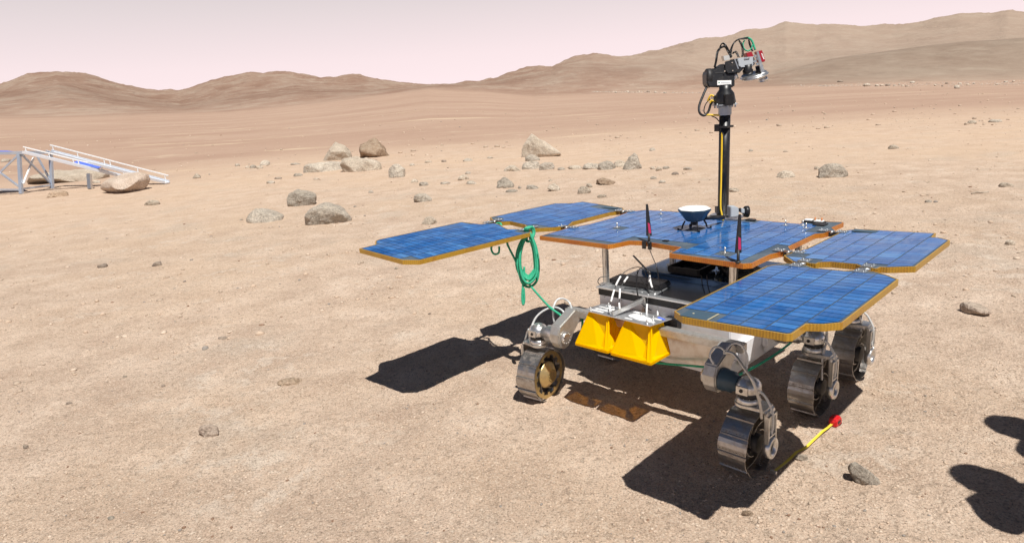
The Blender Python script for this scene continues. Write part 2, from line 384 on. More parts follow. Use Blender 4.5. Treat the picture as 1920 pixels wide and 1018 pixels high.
# ------------------------------------------------------------------ mesh helpers
class MB:
    def __init__(s): s.v = []; s.f = []; s.sm = []; s.uv = {}
    def add(s, V, F, smooth=False):
        o = len(s.v); s.v += [tuple(v) for v in V]
        for f in F: s.f.append(tuple(i + o for i in f)); s.sm.append(smooth)
        return s
    def box(s, c, d, M3=None, taper=1.0, off=(0, 0)):
        c = Vector(c); V = []
        for z in (-1, 1):
            k = taper if z > 0 else 1
            for x, y in ((-1, -1), (1, -1), (1, 1), (-1, 1)):
                p = Vector((x * d[0] / 2 * k + (off[0] if z > 0 else 0), y * d[1] / 2 * k + (off[1] if z > 0 else 0), z * d[2] / 2))
                if M3 is not None: p = M3 @ p
                V.append(c + p)
        return s.add(V, [(3, 2, 1, 0), (4, 5, 6, 7), (0, 1, 5, 4), (1, 2, 6, 5), (2, 3, 7, 6), (3, 0, 4, 7)])
    def bar(s, a, b, w, h, up=(0, 0, 1)):
        a = Vector(a); b = Vector(b); d = (b - a); L = d.length; d.normalize()
        x = d.cross(Vector(up)); 
        if x.length < 1e-4: x = d.cross(Vector((1, 0, 0)))
        x.normalize(); y = x.cross(d).normalized()
        M3 = Matrix((x, y, d)).transposed()
        return s.box((a + b) / 2, (w, h, L), M3)
    def cyl(s, a, b, r0, r1=None, n=24, cap=True, smooth=True):
        return s.lathe(a, b, [(0, r0), (1, r0 if r1 is None else r1)], n, cap, smooth)
    def lathe(s, a, b, prof, n=24, cap=True, smooth=True):
        """profile of (t along a-b, radius)"""
        a = Vector(a); b = Vector(b); d = b - a; dn = d.normalized()
        x = dn.cross(Vector((0, 0, 1)))
        if x.length < 1e-3: x = Vector((1, 0, 0))
        x.normalize(); y = dn.cross(x).normalized()
        V = []; F = []
        for t, r in prof:
            for k in range(n):
                an = 2 * math.pi * k / n
                V.append(a + d * t + x * (math.cos(an) * r) + y * (math.sin(an) * r))
        m_ = len(prof)
        s.add(V, [], smooth); o = len(s.v) - len(V)
        for i in range(m_ - 1):
            for k in range(n):
                k2 = (k + 1) % n; s.f.append((o + i * n + k, o + i * n + k2, o + (i + 1) * n + k2, o + (i + 1) * n + k)); s.sm.append(smooth)
        if cap:
            s.f.append(tuple(o + k for k in reversed(range(n)))); s.sm.append(False)
            s.f.append(tuple(o + (m_ - 1) * n + k for k in range(n))); s.sm.append(False)
        return s
    def tube(s, pts, r, n=8, sub=6, closed=False):
        P = [Vector(p) for p in pts]
        if sub > 1 and len(P) > 2: P = catmull(P, sub)
        V = []; F = []; prev = None
        for i, p in enumerate(P):
            t = (P[min(i + 1, len(P) - 1)] - P[max(i - 1, 0)]).normalized()
            if prev is None:
                x = t.cross(Vector((0, 0, 1)))
                if x.length < 1e-3: x = t.cross(Vector((1, 0, 0)))
            else: x = prev - t * prev.dot(t)
            x.normalize(); prev = x; y = t.cross(x)
            for k in range(n):
                an = 2 * math.pi * k / n; V.append(p + (x * math.cos(an) + y * math.sin(an)) * r)
        for i in range(len(P) - 1):
            for k in range(n):
                k2 = (k + 1) % n; F.append((i * n + k, i * n + k2, (i + 1) * n + k2, (i + 1) * n + k))
        F.append(tuple(reversed(range(n)))); F.append(tuple((len(P) - 1) * n + k for k in range(n)))
        return s.add(V, F, True)
    def prism(s, poly, a, b):
        """extrude a 3-D polygon (list of points) by the vectors a (first cap) and b (second cap)"""
        n = len(poly); a = Vector(a); b = Vector(b)
        V = [Vector(p) + a for p in poly] + [Vector(p) + b for p in poly]
        F = [tuple(reversed(range(n))), tuple(range(n, 2 * n))] + [(k, (k + 1) % n, n + (k + 1) % n, n + k) for k in range(n)]
        return s.add(V, F)
    def build(s, name, material, parent=None, bevel=0.0, auto=True):
        me = bpy.data.meshes.new(name); me.from_pydata([tuple(v) for v in s.v], [], s.f); me.update()
        me.polygons.foreach_set('use_smooth', s.sm)
        bm = bmesh.new(); bm.from_mesh(me); bmesh.ops.recalc_face_normals(bm, faces=bm.faces)
        if bevel:
            es = [e for e in bm.edges if len(e.link_faces) == 2 and e.calc_face_angle(0) > .6]
            bmesh.ops.bevel(bm, geom=es, offset=bevel, segments=2, affect='EDGES', clamp_overlap=True)
        bm.to_mesh(me); bm.free()
        me.materials.append(M[material] if isinstance(material, str) else material)
        o = bpy.data.objects.new(name, me); link(o, parent)
        return o
def catmull(P, sub):
    Q = []
    for i in range(len(P) - 1):
        p0 = P[max(i - 1, 0)]; p1 = P[i]; p2 = P[i + 1]; p3 = P[min(i + 2, len(P) - 1)]
        for k in range(sub):
            t = k / sub; t2 = t * t; t3 = t2 * t
            Q.append(.5 * ((2 * p1) + (-p0 + p2) * t + (2 * p0 - 5 * p1 + 4 * p2 - p3) * t2 + (-p0 + 3 * p1 - 3 * p2 + p3) * t3))
    Q.append(P[-1]); return Q
def empty(name, loc, rz=0, parent=None):
    o = bpy.data.objects.new(name, None); o.empty_display_size = .1; link(o, parent); o.location = loc; o.rotation_euler = (0, 0, rz); return o

# ------------------------------------------------------------------ rover frame
# local X = forward, local Y = left, Z = up; (u, v, z) below = forward, RIGHT, up
RO = Vector((.96, 3.33, 0)); RZ = 0.76543
rover = empty('planetary_rover', RO, RZ)
tag(rover, 'six wheeled rover with blue solar wings, tall black camera mast and two amber horn antennas', 'rover')
RM4 = Matrix.Translation(RO) @ Matrix.Rotation(RZ, 4, 'Z'); RI = RM4.inverted()
def Lc(u, v, z): return Vector((u, -v, z))
def W(u, v, z): return RM4 @ Lc(u, v, z)
def PL(x, y, D): return RI @ pp(x, y, D)                # pixel + depth -> rover local
def DD(u, v, z): return depth(W(u, v, z))

# ---- solar wings
WINGS = dict(
L1=[(-1.205,-1.292,.893),(-1.100,-1.301,.892),(-1.075,-1.335,.894),(-1.051,-1.371,.895),(-1.019,-1.388,.896),(-.403,-1.391,.885),(-.385,-1.33,.880),(-.367,-1.253,.876),(-.31,-1.235,.873),(-.289,-1.20,.872),(-.30,-1.14,.868),(-.321,-1.109,.866),(-.350,-1.03,.861),(-.30,-.98,.857),(-.277,-.93,.853),(-.30,-.885,.851),(-.337,-.869,.85),(-1.127,-.869,.864),(-1.185,-.933,.869)],
L2=[(-.180,-1.365,.879),(.450,-1.362,.869),(.50,-1.30,.864),(.53,-1.268,.862),(.626,-1.251,.859),(.612,-.888,.841),(.531,-.835,.841),(.436,-.868,.840),(.055,-.868,.843),(-.05,-.815,.841),(-.13,-.851,.846),(-.235,-.93,.853),(-.232,-.982,.856),(-.195,-1.044,.859),(-.185,-1.176,.868),(-.231,-1.214,.871),(-.225,-1.29,.875)],
DK=[(-.339,-.782,.841),(-.102,-.785,.841),(.05,-.74,.841),(.289,-.732,.841),(.50,-.765,.841),(.596,-.704,.841),(.614,-.441,.841),(.54,-.33,.841),(.54,.0,.841),(.584,.02,.841),(.584,.055,.841),(.552,.075,.841),(.542,.325,.841),(.635,.325,.841),(.672,.496,.841),(.656,.511,.841),(.512,.505,.841),(.46,.54,.841),(.36,.52,.841),(.33,.492,.841),(.015,.490,.841),(-.05,.53,.841),(-.11,.50,.841),(-.16,.482,.841),(-.271,.480,.841),(-.345,.482,.841),(-.372,.455,.841),(-.353,.076,.841),(-.224,.058,.841),(-.192,-.191,.841),(-.214,-.255,.841),(-.316,-.283,.841),(-.34,-.30,.841)],
R2=[(.462,.584,.842),(.501,.612,.843),(.512,.683,.846),(.500,.973,.856),(.404,.981,.857),(.405,1.008,.858),(.356,1.061,.860),(-.178,1.064,.862),(-.226,.983,.860),(-.231,.956,.859),(-.261,.953,.859),(-.272,.900,.857),(-.241,.887,.856),(-.217,.862,.855),(-.215,.764,.852),(-.238,.723,.850),(-.267,.722,.851),(-.263,.623,.847),(-.167,.545,.844),(-.052,.562,.844),(-.005,.579,.844),(.109,.581,.844),(.331,.581,.843)],
R1=[(-1.100,.562,.849),(-.380,.562,.845),(-.350,.578,.846),(-.296,.615,.847),(-.305,.70,.850),(-.337,.740,.852),(-.338,.862,.856),(-.315,.886,.857),(-.306,.955,.859),(-.343,1.010,.861),(-.393,1.063,.863),(-.966,1.068,.866),(-1.008,1.027,.865),(-1.027,.984,.863),(-1.133,.984,.864),(-1.145,.970,.864),(-1.144,.621,.851)])
HOLES = dict(   # bare substrate (no cells): u0, u1, v0, v1
L1=[(-1.20,-1.13,-.95,-.86),(-1.08,-1.03,-1.40,-1.34),(-.36,-.2,-1.0,-.86),(-.40,-.2,-1.40,-1.26)],
L2=[(-.25,-.16,-1.0,-.8),(-.1,.03,-.86,-.8),(.47,.66,-.90,-.8),(-.25,-.15,-1.40,-1.24),(.5,.6,-1.05,-.9)],
DK=[(-.40,-.29,-.9,-.25),(-.40,.66,-.80,-.75),(-.25,-.14,-.32,.07),(-.40,-.32,0,.6),(-.36,-.08,.40,.6),(-.1,.05,.46,.6),(.36,.7,.42,.6),(.545,.7,.2,.6),(.13,.25,-.16,-.04),(.48,.7,-.26,.10),(-.28,-.20,.26,.34),(.0,.08,-.56,-.48),(-.17,-.11,-.26,-.2)],
R2=[(-.3,-.19,.6,.72),(-.3,-.20,.86,.98),(-.2,-.10,.53,.60),(.43,.52,.60,.76)],
R1=[(-1.15,-1.07,.56,.76),(-.34,-.28,.60,.72),(-.34,-.30,.86,.96),(-1.04,-.99,.98,1.07)])
def pip(p, poly):
    c = False; n = len(poly)
    for i in range(n):
        (x1, y1), (x2, y2) = poly[i], poly[(i + 1) % n]
        if (y1 > p[1]) != (y2 > p[1]) and p[0] < (x2 - x1) * (p[1] - y1) / (y2 - y1) + x1: c = not c
    return c
def offset_poly(P, d):
    """P: local Vectors (xy polygon), d>0 outward"""
    n = len(P); area = sum(P[i].x * P[(i + 1) % n].y - P[(i + 1) % n].x * P[i].y for i in range(n)); sg = 1 if area > 0 else -1
    Q = []
    for i in range(n):
        a = (P[i] - P[i - 1]); b = (P[(i + 1) % n] - P[i])
        na = Vector((a.y, -a.x, 0)).normalized() * sg; nb = Vector((b.y, -b.x, 0)).normalized() * sg
        k = (na + nb); k = k.normalized() if k.length > 1e-6 else na
        c = max(.5, k.dot(na)); Q.append(P[i] + k * (d / c))
    return Q
TH = .021
def clip_rect(poly, x0, x1, y0, y1):
    def cut(P, ax, lim, keep_less):
        out = []
        for i in range(len(P)):
            a, b = P[i - 1], P[i]; ia = (a[ax] <= lim) == keep_less; ib = (b[ax] <= lim) == keep_less
            if ia != ib:
                t = (lim - a[ax]) / (b[ax] - a[ax]); out.append((a[0] + (b[0] - a[0]) * t, a[1] + (b[1] - a[1]) * t))
            if ib: out.append(b)
        return out
    for ax, lim, kl in ((0, x1, True), (0, x0, False), (1, y1, True), (1, y0, False)):
        poly = cut(poly, ax, lim, kl)
        if len(poly) < 3: return []
    return poly
def make_wing(name, key, edgemat, parent, label=None):
    raw = WINGS[key]; P = [Lc(*p) for p in raw]; n = len(P)
    # best-fit plane so that the sheet is truly flat
    A = np.array([[p.x, p.y, 1] for p in P]); zz = np.array([p.z for p in P]); co = np.linalg.lstsq(A, zz, rcond=None)[0]
    zf = lambda x, y: float(co[0] * x + co[1] * y + co[2])
    for p in P: p.z = zf(p.x, p.y)
    b = MB(); V = [p for p in P] + [p - Vector((0, 0, TH)) for p in P]
    b.add(V, [tuple(range(n)), tuple(range(2 * n - 1, n - 1, -1))] + [(i, i + n, (i + 1) % n + n, (i + 1) % n) for i in range(n)])
    panel = b.build(name, 'substrate', parent)
    if label: panel['label'] = label
    # edge tape
    O = offset_poly(P, .0015); I = offset_poly(P, -.0035)
    e = MB(); us = [0]
    for i in range(n): us.append(us[-1] + (P[(i + 1) % n] - P[i]).length)
    faces = []; uvs = []
    for i in range(n):
        j = (i + 1) % n; up = Vector((0, 0, .0012)); dn = Vector((0, 0, TH + .0012))
        q = [I[i] + up, I[j] + up, O[j] + up, O[i] + up, O[i] - dn, O[j] - dn, I[i] - dn, I[j] - dn]
        o = len(e.v); e.v += [tuple(x) for x in q]
        for f in ((0, 1, 2, 3), (3, 2, 5, 4), (4, 5, 7, 6)): e.f.append(tuple(o + k for k in f)); e.sm.append(False)
        a, c = us[i], us[i + 1]
        faces.append((a, c))
    me = bpy.data.meshes.new('edge_band'); me.from_pydata(e.v, [], e.f); me.update()
    uv = me.uv_layers.new(name='UVMap')
    for fi, pl in enumerate(me.polygons):
        a, c = faces[fi // 3]; pat = {0: (a, c, c, a), 1: (a, c, c, a), 2: (a, c, c, a)}[fi % 3]
        for k, li in enumerate(pl.loop_indices): uv.data[li].uv = (pat[k], k > 1)
    me.materials.append(M[edgemat]); eb = bpy.data.objects.new('edge_band', me); link(eb, panel)
    # cells
    rnd = random.Random(key); poly = [(p.x, p.y) for p in P]
    us_ = [p[0] for p in raw]; vs_ = [p[1] for p in raw]; u0, u1, v0, v1 = min(us_), max(us_), min(vs_), max(vs_)
    su, sv, mg = .040, .080, .010
    nu = int((u1 - u0 - 2 * mg) / su); nv = int((v1 - v0 - 2 * mg + .004) / sv)
    if key != 'DK': sv = (v1 - v0 - 2 * mg) / nv; su = (u1 - u0 - 2 * mg) / nu
    V = []; F = []; tone = []; inset = [(p.x, p.y) for p in offset_poly(P, -.009)]
    if sum(inset[k][0] * inset[(k + 1) % n][1] - inset[(k + 1) % n][0] * inset[k][1] for k in range(n)) < 0: inset.reverse()
    for i in range(nu + 1):
        for j in range(nv + 1):
            a0 = u0 + mg + i * su; b0 = v0 + mg + j * sv; a1 = a0 + su; b1 = b0 + sv
            cu, cv = (a0 + a1) / 2, (b0 + b1) / 2
            if any(h[0] < cu < h[1] and h[2] < cv < h[3] for h in HOLES[key]): continue
            q = clip_rect(inset, a0 + .0017, a1 - .0017, -b1 + .0022, -b0 - .0022)
            if len(q) < 3: continue
            ar = abs(sum(q[k][0] * q[(k + 1) % len(q)][1] - q[(k + 1) % len(q)][0] * q[k][1] for k in range(len(q)))) / 2
            if ar < su * sv * .12: continue
            o = len(V)
            for u, y in q: V.append((u, y, zf(u, y) + .0017))
            F.append(tuple(range(o, o + len(q)))); t = rnd.random(); tone += [t] * len(q)
    me = bpy.data.meshes.new('solar_cells'); me.from_pydata(V, [], F); me.update()
    at = me.attributes.new('tone', 'FLOAT', 'POINT'); at.data.foreach_set('value', tone)
    me.materials.append(M['cell']); co_ = bpy.data.objects.new('solar_cells', me); link(co_, panel)
    return panel, zf
def bolt(b, c, r=.006, h=.005): b.cyl(c, Vector(c) + Vector((0, 0, h)), r, r * .9, 8)
def hinge(parent, u, v, ax, z=.846, w=.046, ln=.048):
    """two plates either side of a gap plus the knuckle between them; ax = direction across the gap"""
    b = MB(); c = Lc(u, v, z)
    a = Vector((1, 0, 0)) if ax == 'u' else Vector((0, 1, 0)); s = Vector((0, 1, 0)) if ax == 'u' else Vector((1, 0, 0))
    for sg in (-1, 1):
        p = c + a * sg * (.022 + ln / 2)
        d = (ln, w, .004) if ax == 'u' else (w, ln, .004)
        b.box(p, d)
        for i in (-1, 1):
            for j in (-1, 1): bolt(b, p + a * i * ln * .28 + s * j * w * .28, .0042, .005)
    b.cyl(c - s * w * .45 + Vector((0, 0, -.004)), c + s * w * .45 + Vector((0, 0, -.004)), .006, n=10)
    h = b.build('hinge', 'hinge', parent)
    k = MB(); k.box(c - Vector((0, 0, .016)), (.045, w * .55, .022) if ax == 'u' else (w * .55, .045, .022)); k.build('hinge_block', 'black_matt', parent)
    return h

deck, _ = make_wing('deck_panel', 'DK', 'edge_orange', rover, 'middle blue solar deck with orange edge tape carrying the mast')
wl1, zl1 = make_wing('solar_wing', 'L1', 'edge_gold', rover, 'rear left solar wing with the green rope tied to its inner corner')
wl2, zl2 = make_wing('solar_wing', 'L2', 'edge_gold', rover, 'front left solar wing beside the deck')
wr2, zr2 = make_wing('solar_wing', 'R2', 'edge_gold', rover, 'front right solar wing beside the deck')
wr1, zr1 = make_wing('solar_wing', 'R1', 'edge_gold', rover, 'rear right solar wing closest to the viewer')
hinge(wl1, -.262, -.945, 'u', zl1(-.262, .945) + .005); hinge(wl1, -.262, -1.25, 'u', zl1(-.262, 1.25) + .005)
hinge(wr1, -.282, .665, 'u', zr1(-.282, -.665) + .004); hinge(wr1, -.282, .915, 'u', zr1(-.282, -.915) + .004)
hinge(deck, -.075, -.80, 'v', .846); hinge(deck, .50, -.80, 'v', .846)
hinge(deck, -.085, .535, 'v', .847); hinge(deck, .41, .545, 'v', .847)
# small fittings on the deck: mounting studs, a dark square, the little antenna boards on the front tab
b = MB()
for u, v in ((.04, -.52), (-.24, .30), (.50, -.52), (.47, .28), (.50, .36), (.44, .40)):
    b = MB(); b.box(Lc(u, v, .8435), (.03, .03, .003)); b.cyl(Lc(u, v, .8445), Lc(u, v, .872), .004, n=8); b.build('mounting_stud', 'alu', deck)
b = MB(); b.box(Lc(.555, .43, .846), (.06, .06, .006)); b.build('sensor_pad', 'black_matt', deck); b = MB(); b.box(Lc(-.14, -.23 + .15, .8455), (.022, .03, .005)); b.build('sensor_pad', 'black_matt', deck)
b = MB(); b.box(Lc(.612, .345, .846), (.05, .055, .008)); b.box(Lc(.60, .405, .846), (.05, .06, .008)); p = b.build('antenna_board', 'black_matt', deck, .001)
b = MB(); b.box(Lc(.615, .345, .853), (.035, .04, .007)); b.box(Lc(.602, .405, .853), (.035, .045, .007)); b.build('ceramic_patch', 'whitepl', p, .002)
b = MB(); b.cyl(Lc(.60, .385, .85), Lc(.60, .385, .872), .004, n=8); b.build('connector', 'orangebox', p); b = MB(); b.cyl(Lc(.60, .42, .85), Lc(.60, .42, .872), .004, n=8); b.build('connector', 'orangebox', p)
# dark hood at the deck's front edge right of the mast
# yellow-striped cover plate of the near wing's bare corner
b = MB(); b.box(Lc(-1.102, .655, zr1(-1.102, -.655) + .002), (.075, .10, .002)); b.build('cover_patch', 'navy', wr1)
b = MB(); b.box(Lc(-1.102, .709, zr1(-1.102, -.709) + .003), (.075, .005, .002)); b.cyl(Lc(-1.10, .635, zr1(-1.1, -.635) + .003), Lc(-1.10, .635, zr1(-1.1, -.635) + .005), .004, n=10); b.build('cover_strip', 'dull_strip', wr1)
b = MB(); b.box(Lc(.46, .68, zr2(.46, -.68) + .003), (.05, .11, .004)); b.build('cover_patch', 'navy', wr2)
b = MB(); b.box(Lc(.56, -.96, zl2(.56, .96) + .003), (.05, .11, .004)); b.build('cover_patch', 'navy', wl2)

# ---- body
b = MB()
U0, U1, V0, V1, ZB, ZT = -.345, .50, -.365, .385, .335, .600
b.box(Lc((U0 + U1) / 2, (V0 + V1) / 2, (ZB + ZT) / 2), (U1 - U0, V1 - V0, ZT - ZB))
body = b.build('body', 'white', rover, .004)
# tub under the white panels, tapering inwards
b = MB(); b.box(Lc((U0 + U1) / 2, (V0 + V1) / 2, .298), (U1 - U0 - .02, V1 - V0 - .02, .07)); b.build('lower_tub', 'white', body, .004)
b = MB()
b.box(Lc(U0 - .0035, .20, .355), (.003, .37, .115)); b.build('skirt_panel', 'skirt', body); b = MB(); b.box(Lc(U0 - .0035, -.17, .34), (.003, .33, .09))
b.build('skirt_panel', 'skirt', body)
b = MB(); b.box(Lc(U0 - .004, .01, .582), (.004, V1 - V0, .034)); b.box(Lc(.08, V1 + .004, .582), (U1 - U0, .004, .034)); b.build('black_strip', 'black', body)
b = MB(); b.box(Lc(.075, .01, .606), (.87, .77, .008)); tp = b.build('top_plate', 'plate_bright', body, .002)
# raised electronics box on the top plate
b = MB(); b.box(Lc(.19, .03, .6265), (.50, .64, .031)); rb = b.build('raised_box', 'plate_blue', body, .004)
b = MB()
def screw(a_, c_):
    b = MB(); b.cyl(a_, c_, .004, n=8); b.build('screw', 'alu', body)
for k in range(7): screw(Lc(-.32, -.33 + k * .11, .610), Lc(-.32, -.33 + k * .11, .6135))
for k in range(7): screw(Lc(U0 - .001, -.33 + k * .11, .555), Lc(U0 - .006, -.33 + k * .11, .555))
for k in range(6): screw(Lc(U0 - .001, .02 + k * .068, .422), Lc(U0 - .007, .02 + k * .068, .422))
for k in range(8): screw(Lc(-.3 + k * .1, V1 + .001, .35), Lc(-.3 + k * .1, V1 + .006, .35))
# connector sockets on the rear face
b = MB()
for v in (-.30, -.27): b = MB(); b.cyl(Lc(U0 - .001, v, .500), Lc(U0 - .010, v, .500), .013, n=14); b.build('connector_socket', 'black', body)
for v in (-.225, -.20): b = MB(); b.box(Lc(U0 - .004, v, .50), (.006, .014, .035)); b.build('connector_socket', 'black', body)
b = MB(); b.box(Lc(U0 - .004, -.13, .50), (.006, .05, .03))
b.build('connector_socket', 'black', body)
b = MB(); b.box(Lc(U0 - .03, .10, .50), (.05, .075, .055)); b.build('junction_box', 'black', body, .004)
# brackets on the right side
b = MB(); b.box(Lc(-.20, V1 + .012, .37), (.14, .022, .12)); b.build('side_bracket', 'white', body, .006); b = MB(); b.box(Lc(.02, V1 + .015, .36), (.08, .03, .06)); b.box(Lc(.15, V1 + .006, .34), (.30, .012, .10)); b.build('side_bracket', 'white', body, .006)
# open tray and black bags on the raised box
b = MB()
for a, c in ((Lc(-.04, -.13, .665), Lc(.13, -.13, .665)), (Lc(.13, -.13, .665), Lc(.13, .05, .665)), (Lc(.13, .05, .665), Lc(-.04, .05, .665)), (Lc(-.04, .05, .665), Lc(-.04, -.13, .665))):
    b.bar(a, c, .012, .034)
tray = b.build('open_tray', 'black', body, .003)
b = MB(); b.box(Lc(.045, -.04, .650), (.16, .17, .006)); b.build('tray_floor', 'black_matt', tray)
for u, v, s_, sd in ((.16, .12, .055, 3), (.10, .22, .07, 5)):
    bm = bmesh.new(); bmesh.ops.create_icosphere(bm, subdivisions=4, radius=1)
    for vt in bm.verts:
        p = vt.co.copy(); k = 1 + .22 * noise.fractal(p * 1.7 + Vector((sd, 0, 0)), 1, 2, 4); vt.co = Lc(u, v, .668) + Vector((p.x * s_ * 1.3 * k, p.y * s_ * 1.3 * k, p.z * s_ * .55 * k))
    me = bpy.data.meshes.new('cable_bag'); bm.to_mesh(me); bm.free(); me.polygons.foreach_set('use_smooth', [True] * len(me.polygons)); me.materials.append(M['black_matt'])
    link(bpy.data.objects.new('cable_bag', me), body)
b = MB()
rnd = random.Random(4)
for k in range(7):
    u0 = .10 + rnd.random() * .1; v0 = .02 + rnd.random() * .06
    b.tube([Lc(u0, v0, .66), Lc(u0 + .03, v0 + .03, .72 + rnd.random() * .03), Lc(u0 - .02, v0 + .09, .70), Lc(u0 - .08, v0 + .12, .65)], .005, 6)
b.build('cable', 'black', body)
b = MB(); b.tube([Lc(.12, .06, .67), Lc(.16, .10, .73), Lc(.12, .14, .72), Lc(.08, .16, .66)], .005, 6); b.tube([Lc(.17, .09, .72), Lc(.19, .12, .78), Lc(.14, .17, .74)], .005, 6); b.build('yellow_cable', 'yellow', body)
# flat black computer lying near the rear left corner
b = MB(); M3 = Matrix.Rotation(R(4), 3, 'Z'); b.box(Lc(-.215, -.20, .626), (.125, .32, .026), M3, .95); lap = b.build('flat_computer', 'black', rover, .006)
lap['label'] = 'flat black computer case lying on the rear left of the body top'
# posts carrying the deck
for u, v, zb in ((-.30, -.350, .608), (-.30, .372, .608), (.10, -.19, .6435), (.42, .372, .608)):
    b = MB(); b.box(Lc(u, v, (zb + .812) / 2), (.026, .026, .812 - zb - .001))
    for s_ in (-1, 1):
        b.box(Lc(u - .0135 , v + s_ * .0085, (zb + .812) / 2), (.003, .004, .812 - zb - .004)); b.box(Lc(u + s_ * .0085, v + .0135, (zb + .812) / 2), (.004, .003, .812 - zb - .004))
    b.box(Lc(u, v, zb + .006), (.05, .05, .010)); b.build('deck_post', 'alu', rover, .0015)

# ---- wheels: built once with the hub cone on local -Y, fork on local +Y
def wheel_meshes():
    b = MB(); prof = []
    for k in range(12):
        a0 = k * 30
        for da, r in ((0, .1495), (1.2, .1495), (2.2, .1452), (9, .1462), (16, .1458), (23, .1445), (28.6, .1420)): prof.append((a0 + da, r))
    n = len(prof)
    def ring(rs, y):
        out = []
        for i, (a, r) in enumerate(prof):
            r_ = r + rs; w = .0025 * math.sin(R(a * 6)) if abs(y) > .05 else 0
            out.append((math.cos(R(a)) * r_, y + (w if y > 0 else -w), math.sin(R(a)) * r_))
        return out
    rings = [ring(0, -.060), ring(0, -.03), ring(0, 0), ring(0, .03), ring(0, .060), ring(-.004, .060), ring(-.004, .0), ring(-.004, -.060)]
    V = [p for rg in rings for p in rg]; F = []
    m_ = len(rings)
    for i in range(m_):
        for k in range(n):
            i2 = (i + 1) % m_; k2 = (k + 1) % n; F.append((i * n + k, i * n + k2, i2 * n + k2, i2 * n + k))
    b.add(V, F)
    for k in range(12):     # rivet rows beside each grouser
        for q in range(8):
            a = R(k * 30 + 4.5); y = -.052 + q * .0148; c = Vector((math.cos(a) * .1455, y, math.sin(a) * .1455))
            b.cyl(c, c + Vector((math.cos(a), 0, math.sin(a))) * .0028, .0028, n=6)
    rim = b
    h = MB(); h.lathe((0, .0, 0), (0, -.078, 0), [(0, .045), (.3, .052), (.5, .074), (.56, .074), (.60, .070), (.97, .040), (1, .036)], 32)
    for k in range(14):
        a = 2 * math.pi * k / 14; c = Vector((math.cos(a) * .030, -.078, math.sin(a) * .030)); h.cyl(c, c + Vector((0, -.003, 0)), .0032, n=6)
    s = MB()
    for k in range(6):      # curved flexible spokes
        a = 2 * math.pi * k / 6; pts = []
        for q in range(9):
            t = q / 8; r = .055 + t * .087; an = a + 1.15 * math.sin(t * math.pi * .5) + .35 * math.sin(t * math.pi)
            pts.append((math.cos(an) * r, math.sin(an) * r))
        for y0, y1 in ((-.045, -.02), (.015, .04)):
            for q in range(8):
                (x0, z0), (x1, z1) = pts[q], pts[q + 1]; d = Vector((x1 - x0, 0, z1 - z0)).normalized(); nn = Vector((d.z, 0, -d.x)) * .0016
                P = [Vector((x0, 0, z0)), Vector((x1, 0, z1))]
                s.prism([P[0] + nn, P[1] + nn, P[1] - nn, P[0] - nn], (0, y0, 0), (0, y1, 0))
    g = MB()                # perforated gold ring inside the rim
    n2 = 36
    for k in range(n2):
        a = 2 * math.pi * k / n2; a2 = 2 * math.pi * (k + 1) / n2
        ro = .132; ri = .112 if k % 3 else .098
        q = [Vector((math.cos(x) * r, 0, math.sin(x) * r)) for x, r in ((a, ri), (a2, ri), (a2, ro), (a, ro))]
        g.prism(q, (0, -.052, 0), (0, -.049, 0))
    return rim, h, s, g
rim_mb, hub_mb, spoke_mb, ring_mb = wheel_meshes()
proto = rim_mb.build('wheel', 'steel_dark', None)
db = MB(); db.cyl((0, .055, 0), (0, .001, 0), .040, .043, 28); db.cyl((0, -.018, 0), (0, -.022, 0), .110, n=40)  # black drum and disc put the shade inside the wheel into colour
subs = [hub_mb.build('hub', 'brass', proto), db.build('shaded_drum', 'black_matt', proto), spoke_mb.build('spoke_spring', 'steel_dark', proto), ring_mb.build('inner_ring', 'brass', proto)]
WH = [(-.600, -.590, 0, 10, 'rear left wheel standing in sunlight, gold hub showing'), (-.600, .600, 180, 0, 'rear right wheel closest to the viewer, in shade'), (.085, .600, 180, 17, 'middle right wheel'),
      (.600, .605, 180, 5, 'front right wheel'), (.085, -.600, 0, 12, 'middle left wheel in the shade under the rover'), (.600, -.600, 0, 22, 'front left wheel behind the body')]
def copy_part(o, parent):
    c = o.copy(); COL.objects.link(c); c.parent = parent
    for ch in [x for x in o.children]: copy_part(ch, c)
    return c
for i, (u, v, rz, spin, lb) in enumerate(WH):
    w = proto if i == 0 else copy_part(proto, rover)
    w.parent = rover; w.location = Lc(u, v, .142); w['label'] = lb
    w.rotation_euler = (0, 0, R(rz)); w.rotation_euler.rotate_axis('Y', R(spin))
    w.rotation_euler = (Matrix.Rotation(R(rz + (7 if i == 0 else 0)), 3, 'Z') @ Matrix.Rotation(R(spin), 3, 'Y')).to_euler()

